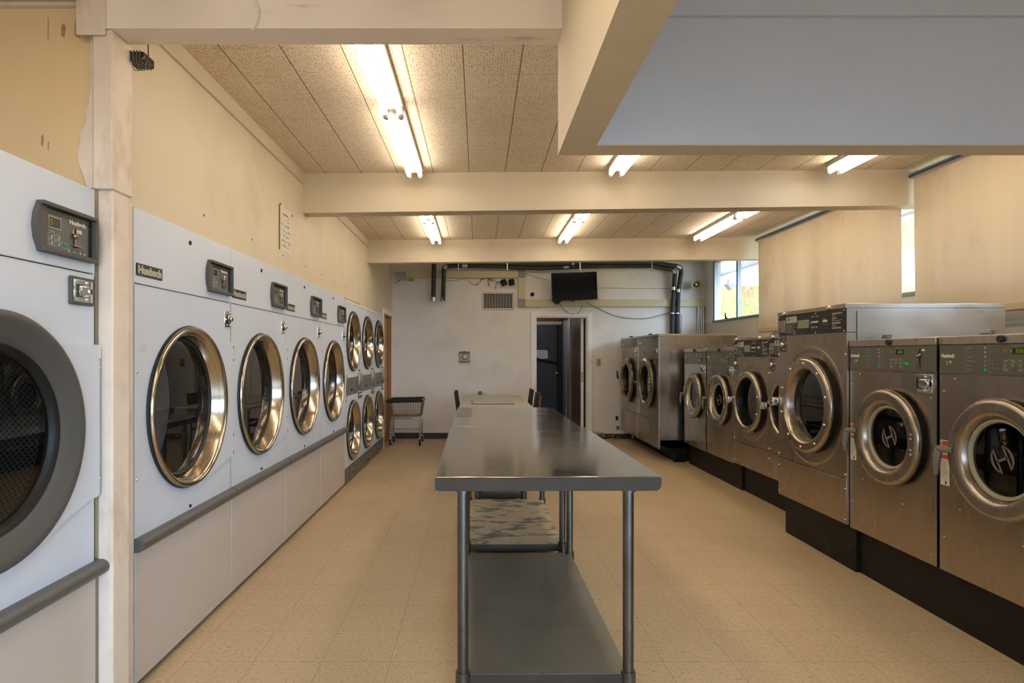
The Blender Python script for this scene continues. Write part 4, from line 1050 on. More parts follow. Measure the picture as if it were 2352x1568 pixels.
# ================================================================== TABLES
def work_table(label, x0, y0, x1, y1, Lh, ht, rot, shelf_m, group, W, L_, inset=.105, lo_shelf=.105):
    t = thing('work_table', label, 'table', (x0, y0, 0), rot, group)
    # local: x across 0..W, y along 0..L_
    b = B(); ch = .016
    vs = []
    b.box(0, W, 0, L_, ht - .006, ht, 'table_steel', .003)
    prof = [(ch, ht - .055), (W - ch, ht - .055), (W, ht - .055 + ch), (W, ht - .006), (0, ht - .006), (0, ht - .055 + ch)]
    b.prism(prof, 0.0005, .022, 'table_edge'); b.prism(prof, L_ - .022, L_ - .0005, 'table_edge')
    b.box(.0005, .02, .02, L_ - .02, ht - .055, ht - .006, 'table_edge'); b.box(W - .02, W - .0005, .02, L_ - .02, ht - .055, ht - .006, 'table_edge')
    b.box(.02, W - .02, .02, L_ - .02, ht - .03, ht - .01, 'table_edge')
    b.build('tabletop', t)
    lg = ((inset, .09), (W - inset, .09), (inset, L_ - .09), (W - inset, L_ - .09))
    for (x, y) in lg:
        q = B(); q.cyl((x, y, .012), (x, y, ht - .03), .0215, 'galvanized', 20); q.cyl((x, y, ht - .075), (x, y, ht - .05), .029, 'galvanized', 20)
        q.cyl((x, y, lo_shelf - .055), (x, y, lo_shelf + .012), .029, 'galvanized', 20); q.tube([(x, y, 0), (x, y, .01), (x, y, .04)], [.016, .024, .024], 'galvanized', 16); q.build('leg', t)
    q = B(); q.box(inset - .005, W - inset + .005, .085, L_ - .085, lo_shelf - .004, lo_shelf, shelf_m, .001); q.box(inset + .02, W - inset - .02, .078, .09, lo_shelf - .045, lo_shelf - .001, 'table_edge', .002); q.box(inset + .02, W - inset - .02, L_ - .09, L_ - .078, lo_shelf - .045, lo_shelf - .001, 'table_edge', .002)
    for x in (inset + .0, W - inset - .006): q.box(x, x + .006, .09, L_ - .09, lo_shelf - .03, lo_shelf - .001, 'galvanized')
    q.build('undershelf', t)
    return t
G = 'stainless folding tables down the aisle'
work_table('stainless work table nearest the viewer with plain grey undershelf', -.168, 2.31, 0, 0, 0, .905, .010, 'shelf_grey', G, .868, 1.64)
t2 = work_table('stainless work table in the middle with peeling cream undershelf', -.182, 3.965, 0, 0, 0, .903, .004, 'shelf_peel', G, .842, 1.43, .10)
b = B(); b.box(.012, .125, .62, 1.36, .9032, .9045, 'patch_grey'); b.build('worn_patch', t2)
work_table('narrow low work table hidden behind the middle table', -.10, 5.46, 0, 0, 0, .76, 0, 'shelf_grey', G, .60, 1.44, .09)
dt = thing('dining_table', 'cream laminate table with chairs near the back wall', 'table', (-.235, 7.02, 0), 0)
b = B(); W_, L_, ht = .862, 2.18, .76; b.box(0, W_, 0, L_, ht - .03, ht, 'laminate', .004); b.box(W_ - .001, W_ + .004, .01, L_ - .01, ht - .03, ht - .0005, 'laminate_edge'); b.box(W_ - .035, W_ + .003, .01, L_ - .01, ht - .002, ht + .0006, 'laminate_edge'); b.build('tabletop', dt)
for (x, y) in ((.06, .08), (W_ - .06, .08), (.06, L_ - .08), (W_ - .06, L_ - .08)):
    q = B(); q.cyl((x, y, 0), (x, y, ht - .03), .02, 'alu', 14); q.build('leg', dt)
pz = thing('jigsaw_puzzle', 'half-finished jigsaw puzzle on a dark board lying on the cream table', 'puzzle', (-.09, 7.50, .7602))
b = B(); b.box(0, .53, 0, .5, 0, .006, 'cardboard_dark', .002); b.build('board', pz)
b = B(); b.box(.008, .522, .012, .49, .006, .0085, 'puzzle_print')
rng = random.Random(2)
for i in range(30):
    x, y, a = rng.uniform(.02, .5), rng.uniform(.02, .46), rng.uniform(0, 3); c, s_ = math.cos(a) * .014, math.sin(a) * .014
    b.add([(x - c, y - s_, .009), (x + s_, y - c, .009), (x + c, y + s_, .013), (x - s_, y + c, .013)], [(0, 1, 2, 3)], 'puzzle_print')
b.build('printed_pieces', pz)

def chair(label, loc, rz, cloth=False):
    t = thing('dining_chair', label, 'chair', loc, rz, 'black chairs at the cream table')
    b = B(); b.box(-.21, .21, -.21, .20, .43, .455, 'black_plastic', .012); b.build('seat', t)
    b = B(); vs = []
    n = 9
    for s_ in (0, 1):
        for k in range(7):
            z = .52 + .37 * k / 6
            for i in range(n):
                x = (-.2 + .4 * i / (n - 1)) * (1 - .12 * (k / 6) ** 3); y = .205 + .05 * k / 6 - .03 * (1 - (2 * i / (n - 1) - 1) ** 2) + .02 * s_; vs.append((x, y, z))
    fs = []; o = n * 7
    for k in range(6):
        for i in range(n - 1):
            a = k * n + i; fs += [(a, a + 1, a + n + 1, a + n), (o + a, o + a + n, o + a + n + 1, o + a + 1)]
    for i in range(n - 1): fs += [(i, o + i, o + i + 1, i + 1), (6 * n + i, 6 * n + i + 1, o + 6 * n + i + 1, o + 6 * n + i)]
    for k in range(6): a = k * n; fs += [(a, a + n, o + a + n, o + a), (a + n - 1, o + a + n - 1, o + a + 2 * n - 1, a + 2 * n - 1)]
    b.add(vs, fs, 'black_plastic'); b.build('backrest', t)
    for sx in (-1, 1):
        q = B(); q.tube([(sx * .18, -.18, .435), (sx * .20, -.20, 0)], .011, 'dark_chrome', 10); q.build('leg', t)
        q = B(); q.tube([(sx * .19, .24, .62), (sx * .19, .20, .44), (sx * .20, .24, 0)], .011, 'dark_chrome', 10); q.build('leg', t)
    return t
c1 = chair('black chair on the dryer side of the cream table', (-.055, 8.15, 0), PI / 2)
c2 = dup(c1, 'black chair on the doorway side of the cream table, closer to the back wall', (.49, 8.55, 0), -PI / 2)
c3 = dup(c1, 'black chair with orange cloth on its back, at the cream table', (.50, 7.78, 0), -PI / 2)
sw = thing('orange_cloth', 'orange cloth draped over the back of a black chair', 'cloth', (.755, 7.80, .66))
b = B(); b.tube([(-.01, -.05, .02), (.012, -.02, .2), (.02, 0, .21), (.035, .02, .17), (.03, .05, .03)], [.016, .018, .018, .016, .01], 'orange_cloth', 8); b.build('drape', sw)

# ================================================================== LAUNDRY CART
def cart():
    t = thing('laundry_cart', 'wire laundry cart with black rim parked by the wood door', 'cart', (-1.12, 9.35, 0), 0)
    hx, hy = .265, .235; zt, zb_ = .685, .435; bx_, by_ = .225, .19
    b = B()
    rim = [(-hx, -hy, zt), (hx, -hy, zt + .012), (hx, hy, zt + .012), (-hx, hy, zt)]
    b.tube(rim, .011, 'cart_wire', 8, closed=True)
    bot = [(-bx_, -by_, zb_), (bx_, -by_, zb_), (bx_, by_, zb_), (-bx_, by_, zb_)]
    b.tube(bot, .006, 'cart_wire', 8, closed=True)
    def lerp(a, c, k): return tuple(a[i] + (c[i] - a[i]) * k for i in range(3))
    for s_ in range(4):
        n = 12 if s_ % 2 == 0 else 10
        for i in range(n + 1): b.tube([lerp(rim[s_], rim[(s_ + 1) % 4], i / n), lerp(bot[s_], bot[(s_ + 1) % 4], i / n)], .0028, 'cart_wire', 5)
    for z in (.25, .6):
        b.tube([lerp(bot[i], rim[i], z) for i in range(4)], .0028, 'cart_wire', 5, closed=True)
    for i in range(1, 10): b.tube([lerp(bot[0], bot[1], i / 10), lerp(bot[3], bot[2], i / 10)], .0028, 'cart_wire', 5)
    for i in range(1, 8): b.tube([lerp(bot[0], bot[3], i / 8), lerp(bot[1], bot[2], i / 8)], .0028, 'cart_wire', 5)
    b.quad(lerp(rim[1], bot[1], .08), lerp(rim[2], bot[2], .08), lerp(rim[2], bot[2], .97), lerp(rim[1], bot[1], .97), 'cart_wire')
    b.build('basket', t)
    b = B(); g = .004
    for (p, q) in ((0, 1), (1, 2), (2, 3), (3, 0)):
        a, c = Vector(rim[p]), Vector(rim[q]); d = Vector((0, 0, -.028))
        o = Vector((-a.y * 0, 0, 0))
        b.tube([a + d * .2, c + d * .2], .019, 'rubber_and_gap_black', 8) if (p, q) != (1, 2) else None
        b.tube([a + d, c + d], .012, 'rubber_and_gap_black', 8) if (p, q) != (1, 2) else None
    b.build('rim_bumper', t)
    b = B()
    for sy in (-.185, .185):
        pts = [(-.225, sy, .10), (-.225, sy, .34), (-.21, sy, .385), (-.175, sy, .41), (.175, sy, .41), (.21, sy, .385), (.225, sy, .34), (.225, sy, .10)]
        b.tube(pts, .0115, 'cart_wire', 10); b.tube([(-.225, sy, .20), (.225, sy, .20)], .009, 'cart_wire', 8)
    for sx in (-.225, .225): b.tube([(sx, -.185, .20), (sx, .185, .20)], .009, 'cart_wire', 8)
    for sx in (-.17, .17): b.tube([(sx, -.185, .415), (sx, .185, .415)], .009, 'cart_wire', 8)
    b.build('frame', t)
    for sx in (-.225, .225):
        for sy in (-.185, .185):
            q = B(); q.cyl((sx, sy, .12), (sx, sy, .10), .016, 'alu', 10); q.box(sx - .022, sx - .018, sy - .02, sy + .04, .045, .105, 'alu'); q.box(sx + .018, sx + .022, sy - .02, sy + .04, .045, .105, 'alu'); q.box(sx - .022, sx + .022, sy - .02, sy + .03, .10, .106, 'alu')
            q.lathe([(.0001, -.016), (.022, -.016), (.024, -.013)], sy + .022, .05, 'alu', 16, sx, axis='x')
            q.lathe([(.024, -.013), (.045, -.014), (.05, -.008), (.05, .008), (.045, .014), (.0001, .014)], sy + .022, .05, 'rubber_and_gap_black', 18, sx, axis='x'); q.build('caster', t)
cart()

# ================================================================== BACK WALL THINGS
def bw(x, y, d=0.0): return at(x, y, YB - d)
def bwbox(b, x0, x1, y0, y1, d0, d1, m, bev=0):
    p, q = at(x0, y0, YB), at(x1, y1, YB); return b.box(p.x, q.x, YB - d1, YB - d0, q.z, p.z, m, bev)
o0 = bw(1313, 662, .24)
tv = thing('wall_television', 'black flat television on a wall bracket above the doorway', 'television', tuple(bw(1313, 662)))
b = B(); hwid, hh = .362, .222
b.box(-hwid, hwid, -.30, -.255, -hh, hh, 'black_plastic', .006); b.box(-.05, -.01, -.302, -.26, -hh - .014, -hh, 'black_plastic', .003); b.rect(hwid - .06, hwid - .02, -hh + .004, -hh + .008, -.3005, 'ink_dim')
b.xf(Matrix.Rotation(math.radians(-2), 4, 'Y')); b.build('housing', tv)
b = B(); b.rect(-hwid + .012, hwid - .012, -hh + .016, hh - .012, -.3012, 'screen'); b.xf(Matrix.Rotation(math.radians(-2), 4, 'Y')); b.build('screen', tv)
b = B(); b.box(-.16, .16, -.02, 0, -.16, .16, 'black_plastic', .004); b.box(-.04, .04, -.26, -.015, -.03, .03, 'black_plastic', .006); b.prism([(-.36, -.20), (-.16, -.20), (-.26, -.285), (-.30, -.275)], -.25, -.18, 'black_plastic'); b.build('bracket', tv)
def cable(name, label, pts, r, m='wire_grey', cat='cable', group='loose cables on the back wall'):
    P = [Vector(p) for p in pts]; out = []
    for i in range(len(P) - 1):
        p0 = P[max(0, i - 1)]; p1 = P[i]; p2 = P[i + 1]; p3 = P[min(len(P) - 1, i + 2)]
        for k in range(8):
            t_ = k / 8; out.append(.5 * ((2 * p1) + (p2 - p0) * t_ + (2 * p0 - 5 * p1 + 4 * p2 - p3) * t_ ** 2 + (3 * p1 - p0 - 3 * p2 + p3) * t_ ** 3))
    out.append(P[-1]); b = B(); b.tube(out, r, m, 6); o = b.build(name); return tag(o, label, cat, group)
cable('television_cable', 'short black cable looping below the television', [bw(1283, 694, .14), bw(1295, 710, .06), bw(1312, 721, .02), bw(1329, 717, .02), bw(1337, 705, .08), bw(1334, 693, .2)], .0045)
cable('power_cable', 'long black cable sagging from television to the vertical pipes', [bw(1345, 692, .2), bw(1370, 706, .03), bw(1410, 724, .02), bw(1450, 731, .02), bw(1490, 730, .02), bw(1540, 717, .04), bw(1556, 716, .04)], .0048)
cable('thin_cable', 'thin black cable slanting down to the top of the television', [bw(1206, 627, .02), bw(1235, 637, .02), bw(1262, 644, .12)], .003)
cable('speaker_wire', 'grey wire pinned along the wall to the horn speaker', [bw(1365, 661, .02), bw(1400, 661, .008), bw(1440, 662, .008), bw(1484, 662, .008), bw(1540, 662, .008), bw(1588, 661, .01)], .0025)
cable('drop_cable', 'thin black cable hanging beside the vertical pipes', [bw(1561, 718, .05), bw(1565, 730, .03), bw(1564, 750, .02), bw(1564, 775, .02)], .005)
cable('patch_cord', 'tangled thin cord with yellow plugs under the beige raceway', [bw(1022, 645, .02), bw(1050, 643, .02), bw(1070, 639, .02), bw(1082, 650, .02), bw(1094, 655, .02), bw(1102, 650, .02), bw(1108, 641, .02), bw(1130, 640, .02), bw(1142, 647, .02), bw(1152, 645, .02)], .003)
b = B()
for (x, y0, y1) in ((1096, 649, 655), (1121, 642, 648), (1123, 650, 657), (1139, 658, 664)): b.tube([bw(x, y0, .02), bw(x, y1, .02)], .011, 'wire_yellow', 8)
for (x0, y0, x1, y1) in ((1103, 642, 1112, 640), (1122, 640, 1132, 645)): b.tube([bw(x0, y0, .025), bw(x1, y1, .025)], .008, 'wire_red', 8)
b.tube([bw(1121, 638, .02), bw(1122, 650, .02)], .004, 'wire_grey', 6); b.tube([bw(1146, 647, .02), bw(1140, 650, .02), bw(1139, 660, .02)], .004, 'wire_grey', 6)
tag(b.build('cable_plug'), 'yellow and red cable plugs dangling below the raceway', 'cable plugs')
def spot(label, x, y, tilt):
    t = thing('wall_speaker', label, 'speaker', tuple(bw(x, y)), 0, 'small black wall speakers')
    b = B(); b.tube([(0, 0, .03), (0, -.04, .02)], .012, 'black_plastic', 8); b.build('bracket', t)
    b = B(); b.lathe([(.0001, .0), (.042, .002), (.048, .02), (.048, .085), (.036, .10), (.0001, .105)], 0, 0, 'black_plastic', 18, axis='z'); b.xf(Matrix.Translation((-.01, -.07, -.06)) @ Matrix.Rotation(tilt, 4, 'Y')); b.build('housing', t)
spot('small black wall speaker tilted sideways, beside the vertical raceway', 1161, 648, -.45); spot('small black wall speaker hugging the vertical raceway', 1177, 648, -.15)
# raceway
rw = thing('cable_raceway', 'beige cable raceway stepping across the back wall with grey corners', 'raceway', tuple(bw(1198, 660)))
def rwpart(name, x0, x1, y0, y1, m, d=.05):
    b = B(); bwbox(b, x0, x1, y0, y1, .0005, d, m, .004); o = b.build(name); o.parent = rw; o.matrix_parent_inverse = Matrix.Translation(-rw.location); return o
rwpart('channel', 933, 1190, 622.5, 638.5, 'raceway'); rwpart('channel', 1190.5, 1205.5, 638, 687.5, 'raceway'); rwpart('channel', 1206, 1619, 688, 704.5, 'raceway')
rwpart('corner_fitting', 1190, 1206, 621, 637.5, 'raceway_grey', .053); rwpart('corner_fitting', 1190, 1206, 688, 705, 'raceway_grey', .053)
# conduits
def conduit(label, pts, r, grp):
    b = B(); b.tube(pts, r, 'conduit', 10); return tag(b.build('metal_conduit'), label, 'conduit', grp)
conduit('upper short conduit leading into the left end of the raceway', [bw(905, 627, .03), bw(934, 627, .03)], .014, 'conduits by the wood door')
conduit('lower short conduit leading into the left end of the raceway', [bw(905, 635, .03), bw(934, 635, .03)], .014, 'conduits by the wood door')
for i, x in enumerate((1603.5, 1607.5, 1611.5, 1615.5)):
    conduit(('vertical conduit under the raceway end, %s of four' % ('furthest from the window', 'second from the pipes', 'third from the pipes', 'closest to the window')[i]), [bw(x, 704, .035), bw(x, 740, .03), bw(x, 900, .03)], .0125, 'vertical conduits under the raceway')
jb = thing('junction_box', 'grey junction box at the raceway end near the wood door', 'junction box', tuple(bw(945, 643)))
b = B(); b.box(-.035, .035, -.05, 0, -.022, .022, 'raceway_grey', .004); b.build('housing', jb)
b = B(); b.tube([(-.035, -.025, 0), (-.12, -.025, 0), (-.27, -.025, .01)], .008, 'conduit', 8); b.tube([(-.15, -.02, .02), (-.27, -.02, -.06)], .005, 'wire_grey', 6); b.build('pipe_stub', jb)
# insulated pipes
def arc_pipe(label, pts, r, tapes, caps):
    t = thing('insulated_pipe', label, 'pipe', tuple(pts[0]), 0, 'black insulated pipes')
    o = Vector(pts[0]); b = B(); b.tube([Vector(p) - o for p in pts], r, 'insulation', 14); b.build('insulation', t)
    for (p, q, k) in tapes:
        b = B(); b.tube([Vector(p) - o, Vector(q) - o], r * k, 'duct_tape', 14); b.build('tape_wrap', t)
    return t
R1 = .037
arc_pipe('black insulated pipe stub hanging from the beam, closest to the wood door', [bw(997.5, 575, .16), bw(997, 610, .16), bw(995.5, 688, .10)], R1, [(bw(995.5, 682, .105), bw(995.5, 691, .10), 1.15)], 1)
arc_pipe('black insulated pipe stepping down beside the stub and running on under the beam', [bw(1017.5, 692, .10), bw(1020, 618, .14), bw(1024, 611, .15), bw(1050, 610, .15), bw(1130, 611, .15), bw(1240, 616, .15), bw(1340, 611.5, .15), bw(1440, 611, .15), bw(1497, 611, .15), bw(1545, 619.5, .15), bw(1550, 628, .15), bw(1544.5, 720, .07), bw(1543, 796, .05)], R1 * .95,
         [(bw(1017.3, 682, .10), bw(1017.2, 692, .095), 1.15), (bw(1019.5, 616, .15), bw(1027, 609, .15), 1.12), (bw(1062, 609.8, .15), bw(1074, 610, .15), 1.08), (bw(1294, 614, .15), bw(1306, 613.5, .15), 1.08), (bw(1545, 620, .15), bw(1551, 627, .15), 1.2), (bw(1546.5, 659, .13), bw(1546, 666, .13), 1.1), (bw(1544, 718, .11), bw(1543.8, 721, .11), 1.1)], 0)
arc_pipe('black insulated pipe running along the very top, bending down at the horn speaker', [bw(1075, 604, .19), bw(1240, 606.5, .19), bw(1340, 604, .19), bw(1440, 602.5, .19), bw(1497, 602, .19), bw(1552, 611, .18), bw(1563, 614, .17), bw(1564.5, 625, .16), bw(1558, 668, .12), bw(1556, 720, .07), bw(1555.5, 796, .05)], R1 * .95,
         [(bw(1313, 606, .19), bw(1319, 606, .19), 1.08), (bw(1553, 611, .18), bw(1563, 616, .17), 1.3), (bw(1557.6, 664, .13), bw(1557.3, 671, .13), 1.1), (bw(1556, 718, .11), bw(1555.8, 721, .11), 1.1)], 0)
for (x, lab) in ((1053, 'by the pipe elbow'), (1165, 'above the vent grille'), (1332, 'above the television'), (1497, 'where the pipes start to drop')):
    b = B(); p = bw(x, 608, .22)
    b.box(p.x - .008, p.x + .008, YB - .238, YB - .236, p.z - .085, p.z + .09, 'duct_tape'); b.box(p.x - .008, p.x + .008, YB - .236, YB - .10, p.z - .087, p.z - .085, 'duct_tape')
    tag(b.build('pipe_strap'), 'perforated steel strap holding the pipes ' + lab, 'strap', 'pipe straps')
# horn
hn = thing('horn_speaker', 'beige horn loudspeaker on the back wall beside the window', 'speaker', tuple(bw(1600, 656)), math.radians(-22))
b = B(); b.lathe([(.030, -.02), (.032, -.09), (.028, -.10), (.035, -.14), (.055, -.18), (.072, -.205), (.076, -.21), (.070, -.208), (.045, -.17)], 0, 0, 'horn_beige', 28); b.build('horn', hn)
b = B(); b.lathe([(.0001, -.20), (.012, -.20), (.02, -.19), (.022, -.15)], 0, 0, 'thermo_dial', 16); b.build('centre_plug', hn)
b = B(); b.box(-.02, .02, -.03, .0, -.06, .06, 'horn_beige', .004); b.build('bracket', hn)
# vent
vg = thing('vent_grille', 'pale rectangular vent grille with dark openings on the back wall', 'vent', tuple(bw(1144, 691)))
b = B(); w_, h_ = .263, .145
for (x0, x1, z0, z1) in ((-w_, w_, h_ - .03, h_), (-w_, w_, -h_, -h_ + .03), (-w_, -w_ + .03, -h_ + .0302, h_ - .0302), (w_ - .03, w_, -h_ + .0302, h_ - .0302)): b.box(x0, x1, -.012, 0, z0, z1, 'vent_frame', .003)
b.build('frame', vg)
b = B(); b.box(-w_ + .03, w_ - .03, -.003, -.0005, -h_ + .03, h_ - .03, 'ink_black')
for i in range(1, 10): x = -w_ + .03 + (2 * w_ - .06) * i / 10; b.box(x - .0025, x + .0025, -.010, -.003, -h_ + .03, h_ - .03, 'vent_frame')
for i in range(1, 11): z = -h_ + .03 + (2 * h_ - .06) * i / 11; b.box(-w_ + .03, w_ - .03, -.008, -.003, z - .0018, z + .0018, 'vent_frame')
b.build('grating', vg)
# hole cover, thermostat, switch, outlet, pipe stub
b = B(); b.lathe([(.034, 0), (.034, -.012), (.022, -.012), (.0001, -.006)], *[(bw(1222.5, 676)).x, (bw(1222.5, 676)).z], 'black_plastic', 20, YB - .001); tag(b.build('hole_cover'), 'small round black hole cover on the wall left of the television', 'hole cover')
th = thing('thermostat', 'square beige thermostat with round pale dial on the back wall', 'thermostat', tuple(bw(1067.5, 819)))
b = B(); b.box(-.09, .09, -.03, 0, -.085, .085, 'thermo', .006); b.box(-.088, .088, -.038, -.002, .058, .085, 'wire_grey', .004); b.box(-.09, .09, -.038, -.002, -.09, -.075, 'wire_grey', .004); b.box(.084, .092, -.036, 0, -.07, .08, 'white_metal', .002); b.cyl((-.005, -.02, .085), (-.005, -.02, .10), .006, 'wire_grey', 8); b.build('housing', th)
b = B(); b.lathe([(.048, -.028), (.048, -.04), (.04, -.052)], .005, .0, 'wire_grey', 28); b.lathe([(.040, -.05), (.034, -.062), (.0001, -.066)], .005, 0, 'thermo_dial', 28); b.build('dial', th)
sp = thing('switch_plate', 'brass light switch plate beside the doorway', 'switch', tuple(bw(1375, 832)))
b = B(); b.box(-.036, .036, -.008, 0, -.058, .058, 'brass', .003); b.build('plate', sp); b = B(); b.box(-.008, .008, -.02, -.006, -.016, .012, 'stain_brown', .002); b.build('toggle', sp)
ou = thing('wall_outlet', 'dark brown wall outlet low beside the corner washer', 'outlet', tuple(bw(1417, 960)))
b = B(); b.box(-.022, .022, -.007, 0, -.036, .036, 'panel_black', .003); b.build('plate', ou); b = B(); b.box(-.012, .012, -.009, -.006, .006, .026, 'ink_black', .002); b.box(-.012, .012, -.009, -.006, -.026, -.006, 'ink_black', .002); b.build('socket', ou)
b = B(); p = bw(1419, 982); b.box(p.x - .028, p.x + .028, YB - .008, YB, p.z - .03, p.z + .03, 'brass', .003); tag(b.build('cover_plate'), 'small brass cover plate just above the broken baseboard', 'cover plate')
pv = thing('drain_pipe', 'dark capped pipe stub with pale cord on the wall behind the table', 'pipe', tuple(bw(1103, 901.5)))
b = B(); b.lathe([(.0001, -.09), (.022, -.09), (.030, -.084), (.032, -.05), (.022, -.045), (.022, 0)], 0, 0, 'wire_grey', 20); b.build('cap', pv)
b = B(); b.tube([(.02, -.05, -.02), (.05, -.05, -.035), (.09, -.04, -.028), (.10, -.03, -.008), (.075, -.03, .0), (.05, -.03, -.01)], .007, 'thermo_dial', 8); b.build('cord', pv)

# ================================================================== NOTES AND SMALL PIECES
def scribble(b, x, z, y, w, h, rows, m, seed):
    q = random.Random(seed)
    for i in range(rows):
        zz = z + h - (i + .55) * h / rows; xx = x + w * q.uniform(0, .15); pts = []
        while xx < x + w * q.uniform(.85, 1):
            pts.append((xx, y, zz + q.uniform(-.3, .3) * h / rows)); xx += w * .045
            if q.random() < .16:
                if len(pts) > 1: b.tube(pts, w * .008, m, 4)
                pts = []; xx += w * .06
        if len(pts) > 1: b.tube(pts, w * .008, m, 4)
n1 = thing('paper_note', 'cream handwritten note pinned on the upper left wall above the dryers', 'note', (XL + .002, 4.30, 2.02), PI / 2)
b = B(); b.box(0, .28, -.003, 0, .10, .42, 'paper_cream'); b.box(-.004, 0, -.006, 0, .10, .42, 'stain_brown'); b.build('sheet', n1)
b = B(); scribble(b, .03, .12, -.0036, .22, .27, 7, 'ink_blue', 4); b.build('handwriting', n1)
b = B(); b.stud(.01, .425, -.003, .008, 'stain_brown'); b.stud(.27, .40, -.003, .008, 'stain_brown'); b.build('tack', n1)
p = at(1231, 824.5, 12.52)
n2 = thing('paper_note', 'white handwritten note taped to the dark hallway door', 'note', (p.x, 12.528, p.z))
b = B(); b.prism([(0, .06), (.06, .0), (.245, .015), (.245, .165), (.20, .19), (0, .19)], -.002, 0, 'paper'); b.build('sheet', n2)
b = B(); scribble(b, .02, .03, -.0035, .21, .15, 4, 'ink_black', 9); b.build('handwriting', n2)
n3 = thing('paper_note', 'torn white and brown paper stuck on the wood door', 'note', (XL - .043, 9.02, 1.55), PI / 2)
b = B(); b.prism([(0, 0), (.10, -.06), (.17, .0), (.18, .18), (.12, .28), (.02, .24)], -.004, -.001, 'paper'); b.build('sheet', n3)
b = B(); b.prism([(0, .24), (.14, .27), (.10, .40), (.03, .42)], -.003, -.001, 'stain_brown'); b.build('torn_backing', n3)
# roller blinds
def blind(label, y0, y1, zb_, x, zt=2.845):
    t = thing('roller_blind', label, 'blind', (x, y0, 0), 0, 'cream roller blinds')
    Ls = y1 - y0; b = B(); nz, ny_ = 12, 16; vs = []
    for i in range(nz + 1):
        for j in range(ny_ + 1): z = zb_ + (zt - .03 - zb_) * i / nz; vs.append((.004 * math.sin(j * .9 + i * .2) * (1 - i / nz), (Ls * j / ny_) - .012 * (1 - i / nz), z))
    b.add(vs, [(i * (ny_ + 1) + j, i * (ny_ + 1) + j + 1, (i + 1) * (ny_ + 1) + j + 1, (i + 1) * (ny_ + 1) + j) for i in range(nz) for j in range(ny_)], 'blind_fabric'); b.build('fabric', t)
    b = B(); b.box(-.008, .008, -.014, Ls - .01, zb_ - .045, zb_ + .004, 'blind_bar', .003); b.box(-.007, .007, -.012, Ls - .012, zb_ - .05, zb_ - .045, 'stain_brown'); b.build('bottom_bar', t)
    b = B(); b.tube([(0, -.03, zt - .03), (0, Ls + .03, zt - .03)], .026, 'alu', 16); b.tube([(-.0175, -.028, zt - .034), (-.0175, Ls + .028, zt - .034)], .0115, 'blind_blue', 12); b.build('roller_tube', t)
    return t
blind('near cream roller blind behind the tall washer, stained with smears', 3.72, 4.87, 1.71, 3.5)
blind('far cream roller blind between the two beams, beside the bare window', 5.02, 7.58, 1.70, 3.5)
# near beam odds and ends
b = B(); q0 = at(585, 0, 2.19); b.tube([at(582, -6, 2.195), at(592, 20, 2.192), at(591, 45, 2.19), at(578, 70, 2.19)], [.004, .005, .005, .003], 'white_trim', 6); tag(b.build('frayed_string'), 'frayed pale cord hanging off the near beam', 'cord')
dv = thing('metal_clip', 'dark ribbed metal bracket tucked under the near beam beside the post', 'bracket', (-1.30, 2.37, 2.50))
b = B(); b.box(-.055, .015, -.05, .03, .0, .035, 'dark_chrome', .006)
for i in range(5): b.box(-.05 + .012 * i, -.046 + .012 * i, -.052, .031, -.002, .037, 'panel_grey')
b.build('ribbed_body', dv); b = B(); b.tube([(-.05, -.03, .0), (-.03, -.03, -.03), (.01, -.03, -.03), (.015, -.03, .01)], .002, 'wire_grey', 6); b.build('loop', dv)
cable('hanging_wire', 'stiff dark wire poking down below the near beam beside the post', [at(340, 96, 2.36), at(341, 130, 2.36), at(342, 150, 2.36), at(346, 154, 2.36)], .003, 'wire_grey', 'wire', None)
cable('ceiling_cable', 'thin cream cable strung along the ceiling right of the first strip light', [(-.40, 2.62, 2.825), (-.2, 2.66, 2.815), (-.07, 2.67, 2.82), (.05, 2.66, 2.825), (.2, 2.6, 2.835)], .0045, 'raceway', 'cable', None)
b = B(); b.box(-.025, .025, -.02, .02, 2.81, 2.845, 'raceway', .006); o = b.build('ceiling_box'); o.location = (-.066, 2.67, 0); tag(o, 'small cream connector box on the ceiling cable', 'connector')

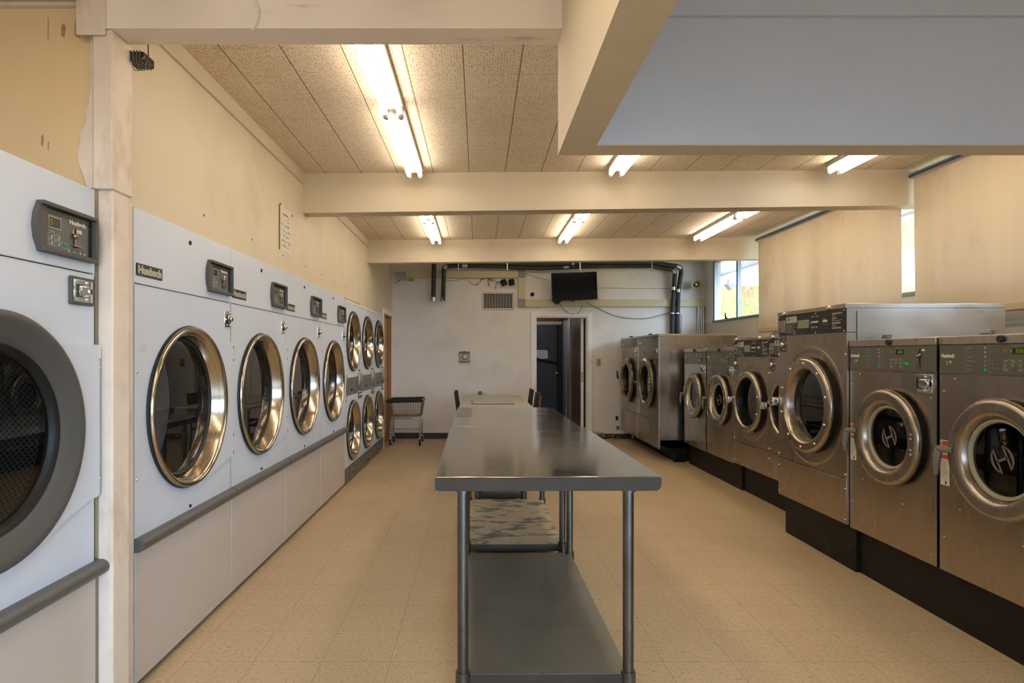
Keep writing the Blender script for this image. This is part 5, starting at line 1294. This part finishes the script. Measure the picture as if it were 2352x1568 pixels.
# ================================================================== LIGHT, CAMERA
w = bpy.data.worlds.new('sky'); SC.world = w; w.use_nodes = True
nt = w.node_tree; nt.nodes.clear(); bg = nt.nodes.new('ShaderNodeBackground'); ow = nt.nodes.new('ShaderNodeOutputWorld')
bg.inputs[0].default_value = (.60, .78, 1.0, 1); bg.inputs[1].default_value = 4.5; L(nt, bg.outputs[0], ow.inputs[0])
sd = bpy.data.lights.new('sun', 'SUN'); sd.energy = 8; sd.angle = .01; sd.color = (1, .95, .86); so = bpy.data.objects.new('sun', sd); COL.objects.link(so)
so.rotation_euler = Vector((.5, -.35, -.8)).to_track_quat('-Z', 'Y').to_euler()
s2 = bpy.data.lights.new('low_sky_fill', 'SUN'); s2.energy = 9; s2.angle = 1.0; s2.color = (.55, .76, 1); so2 = bpy.data.objects.new('low_sky_fill', s2); COL.objects.link(so2)  # added wide bluish sun standing in for skylight, lifts the back wall
so2.rotation_euler = Vector((-.55, .78, -.29)).to_track_quat('-Z', 'Y').to_euler()
hl = bpy.data.lights.new('hall_fill', 'POINT'); hl.energy = 9; hl.shadow_soft_size = .12; hl.color = (1, .97, .95); ho = bpy.data.objects.new('hall_fill', hl); COL.objects.link(ho); ho.location = (1.05, 11.5, 2.3)  # fill light added to lift the dim hallway, no fixture here
def portal(name, loc, rot, sx, sy):
    d = bpy.data.lights.new(name, 'AREA'); d.shape = 'RECTANGLE'; d.size = sx; d.size_y = sy; d.cycles.is_portal = True
    o = bpy.data.objects.new(name, d); COL.objects.link(o); o.location = loc; o.rotation_euler = rot
portal('portal', (1.05, -3.32, 1.45), (PI / 2, 0, 0), 5.3, 1.8)
portal('portal.001', (3.83, 6.03, 2.37), (0, PI / 2, 0), 1.0, 7.1)

cam = bpy.data.cameras.new('camera'); co = bpy.data.objects.new('camera', cam); COL.objects.link(co)
co.location = (0, 0, CZ); co.rotation_euler = (PI / 2, 0, 0)
cam.sensor_fit = 'HORIZONTAL'; cam.sensor_width = 36; cam.lens = F / 2352 * 36
cam.shift_x = (1176 - PX) / 2352; cam.shift_y = (PY - 784) / 2352; cam.clip_start = .05; cam.clip_end = 200
SC.camera = co
SC.view_settings.view_transform = 'Standard'; SC.view_settings.look = 'None'; SC.view_settings.exposure = .30; SC.view_settings.gamma = 1
try:
    SC.cycles.max_bounces = 8; SC.cycles.diffuse_bounces = 4; SC.cycles.glossy_bounces = 4; SC.cycles.transparent_max_bounces = 10
    SC.cycles.use_adaptive_sampling = True; SC.cycles.adaptive_threshold = .05; SC.cycles.adaptive_min_samples = 16
    SC.cycles.sample_clamp_indirect = 6; SC.cycles.caustics_reflective = False; SC.cycles.caustics_refractive = False
    SC.cycles.use_denoising = True; SC.cycles.denoiser = 'OPENIMAGEDENOISE'
except Exception: pass
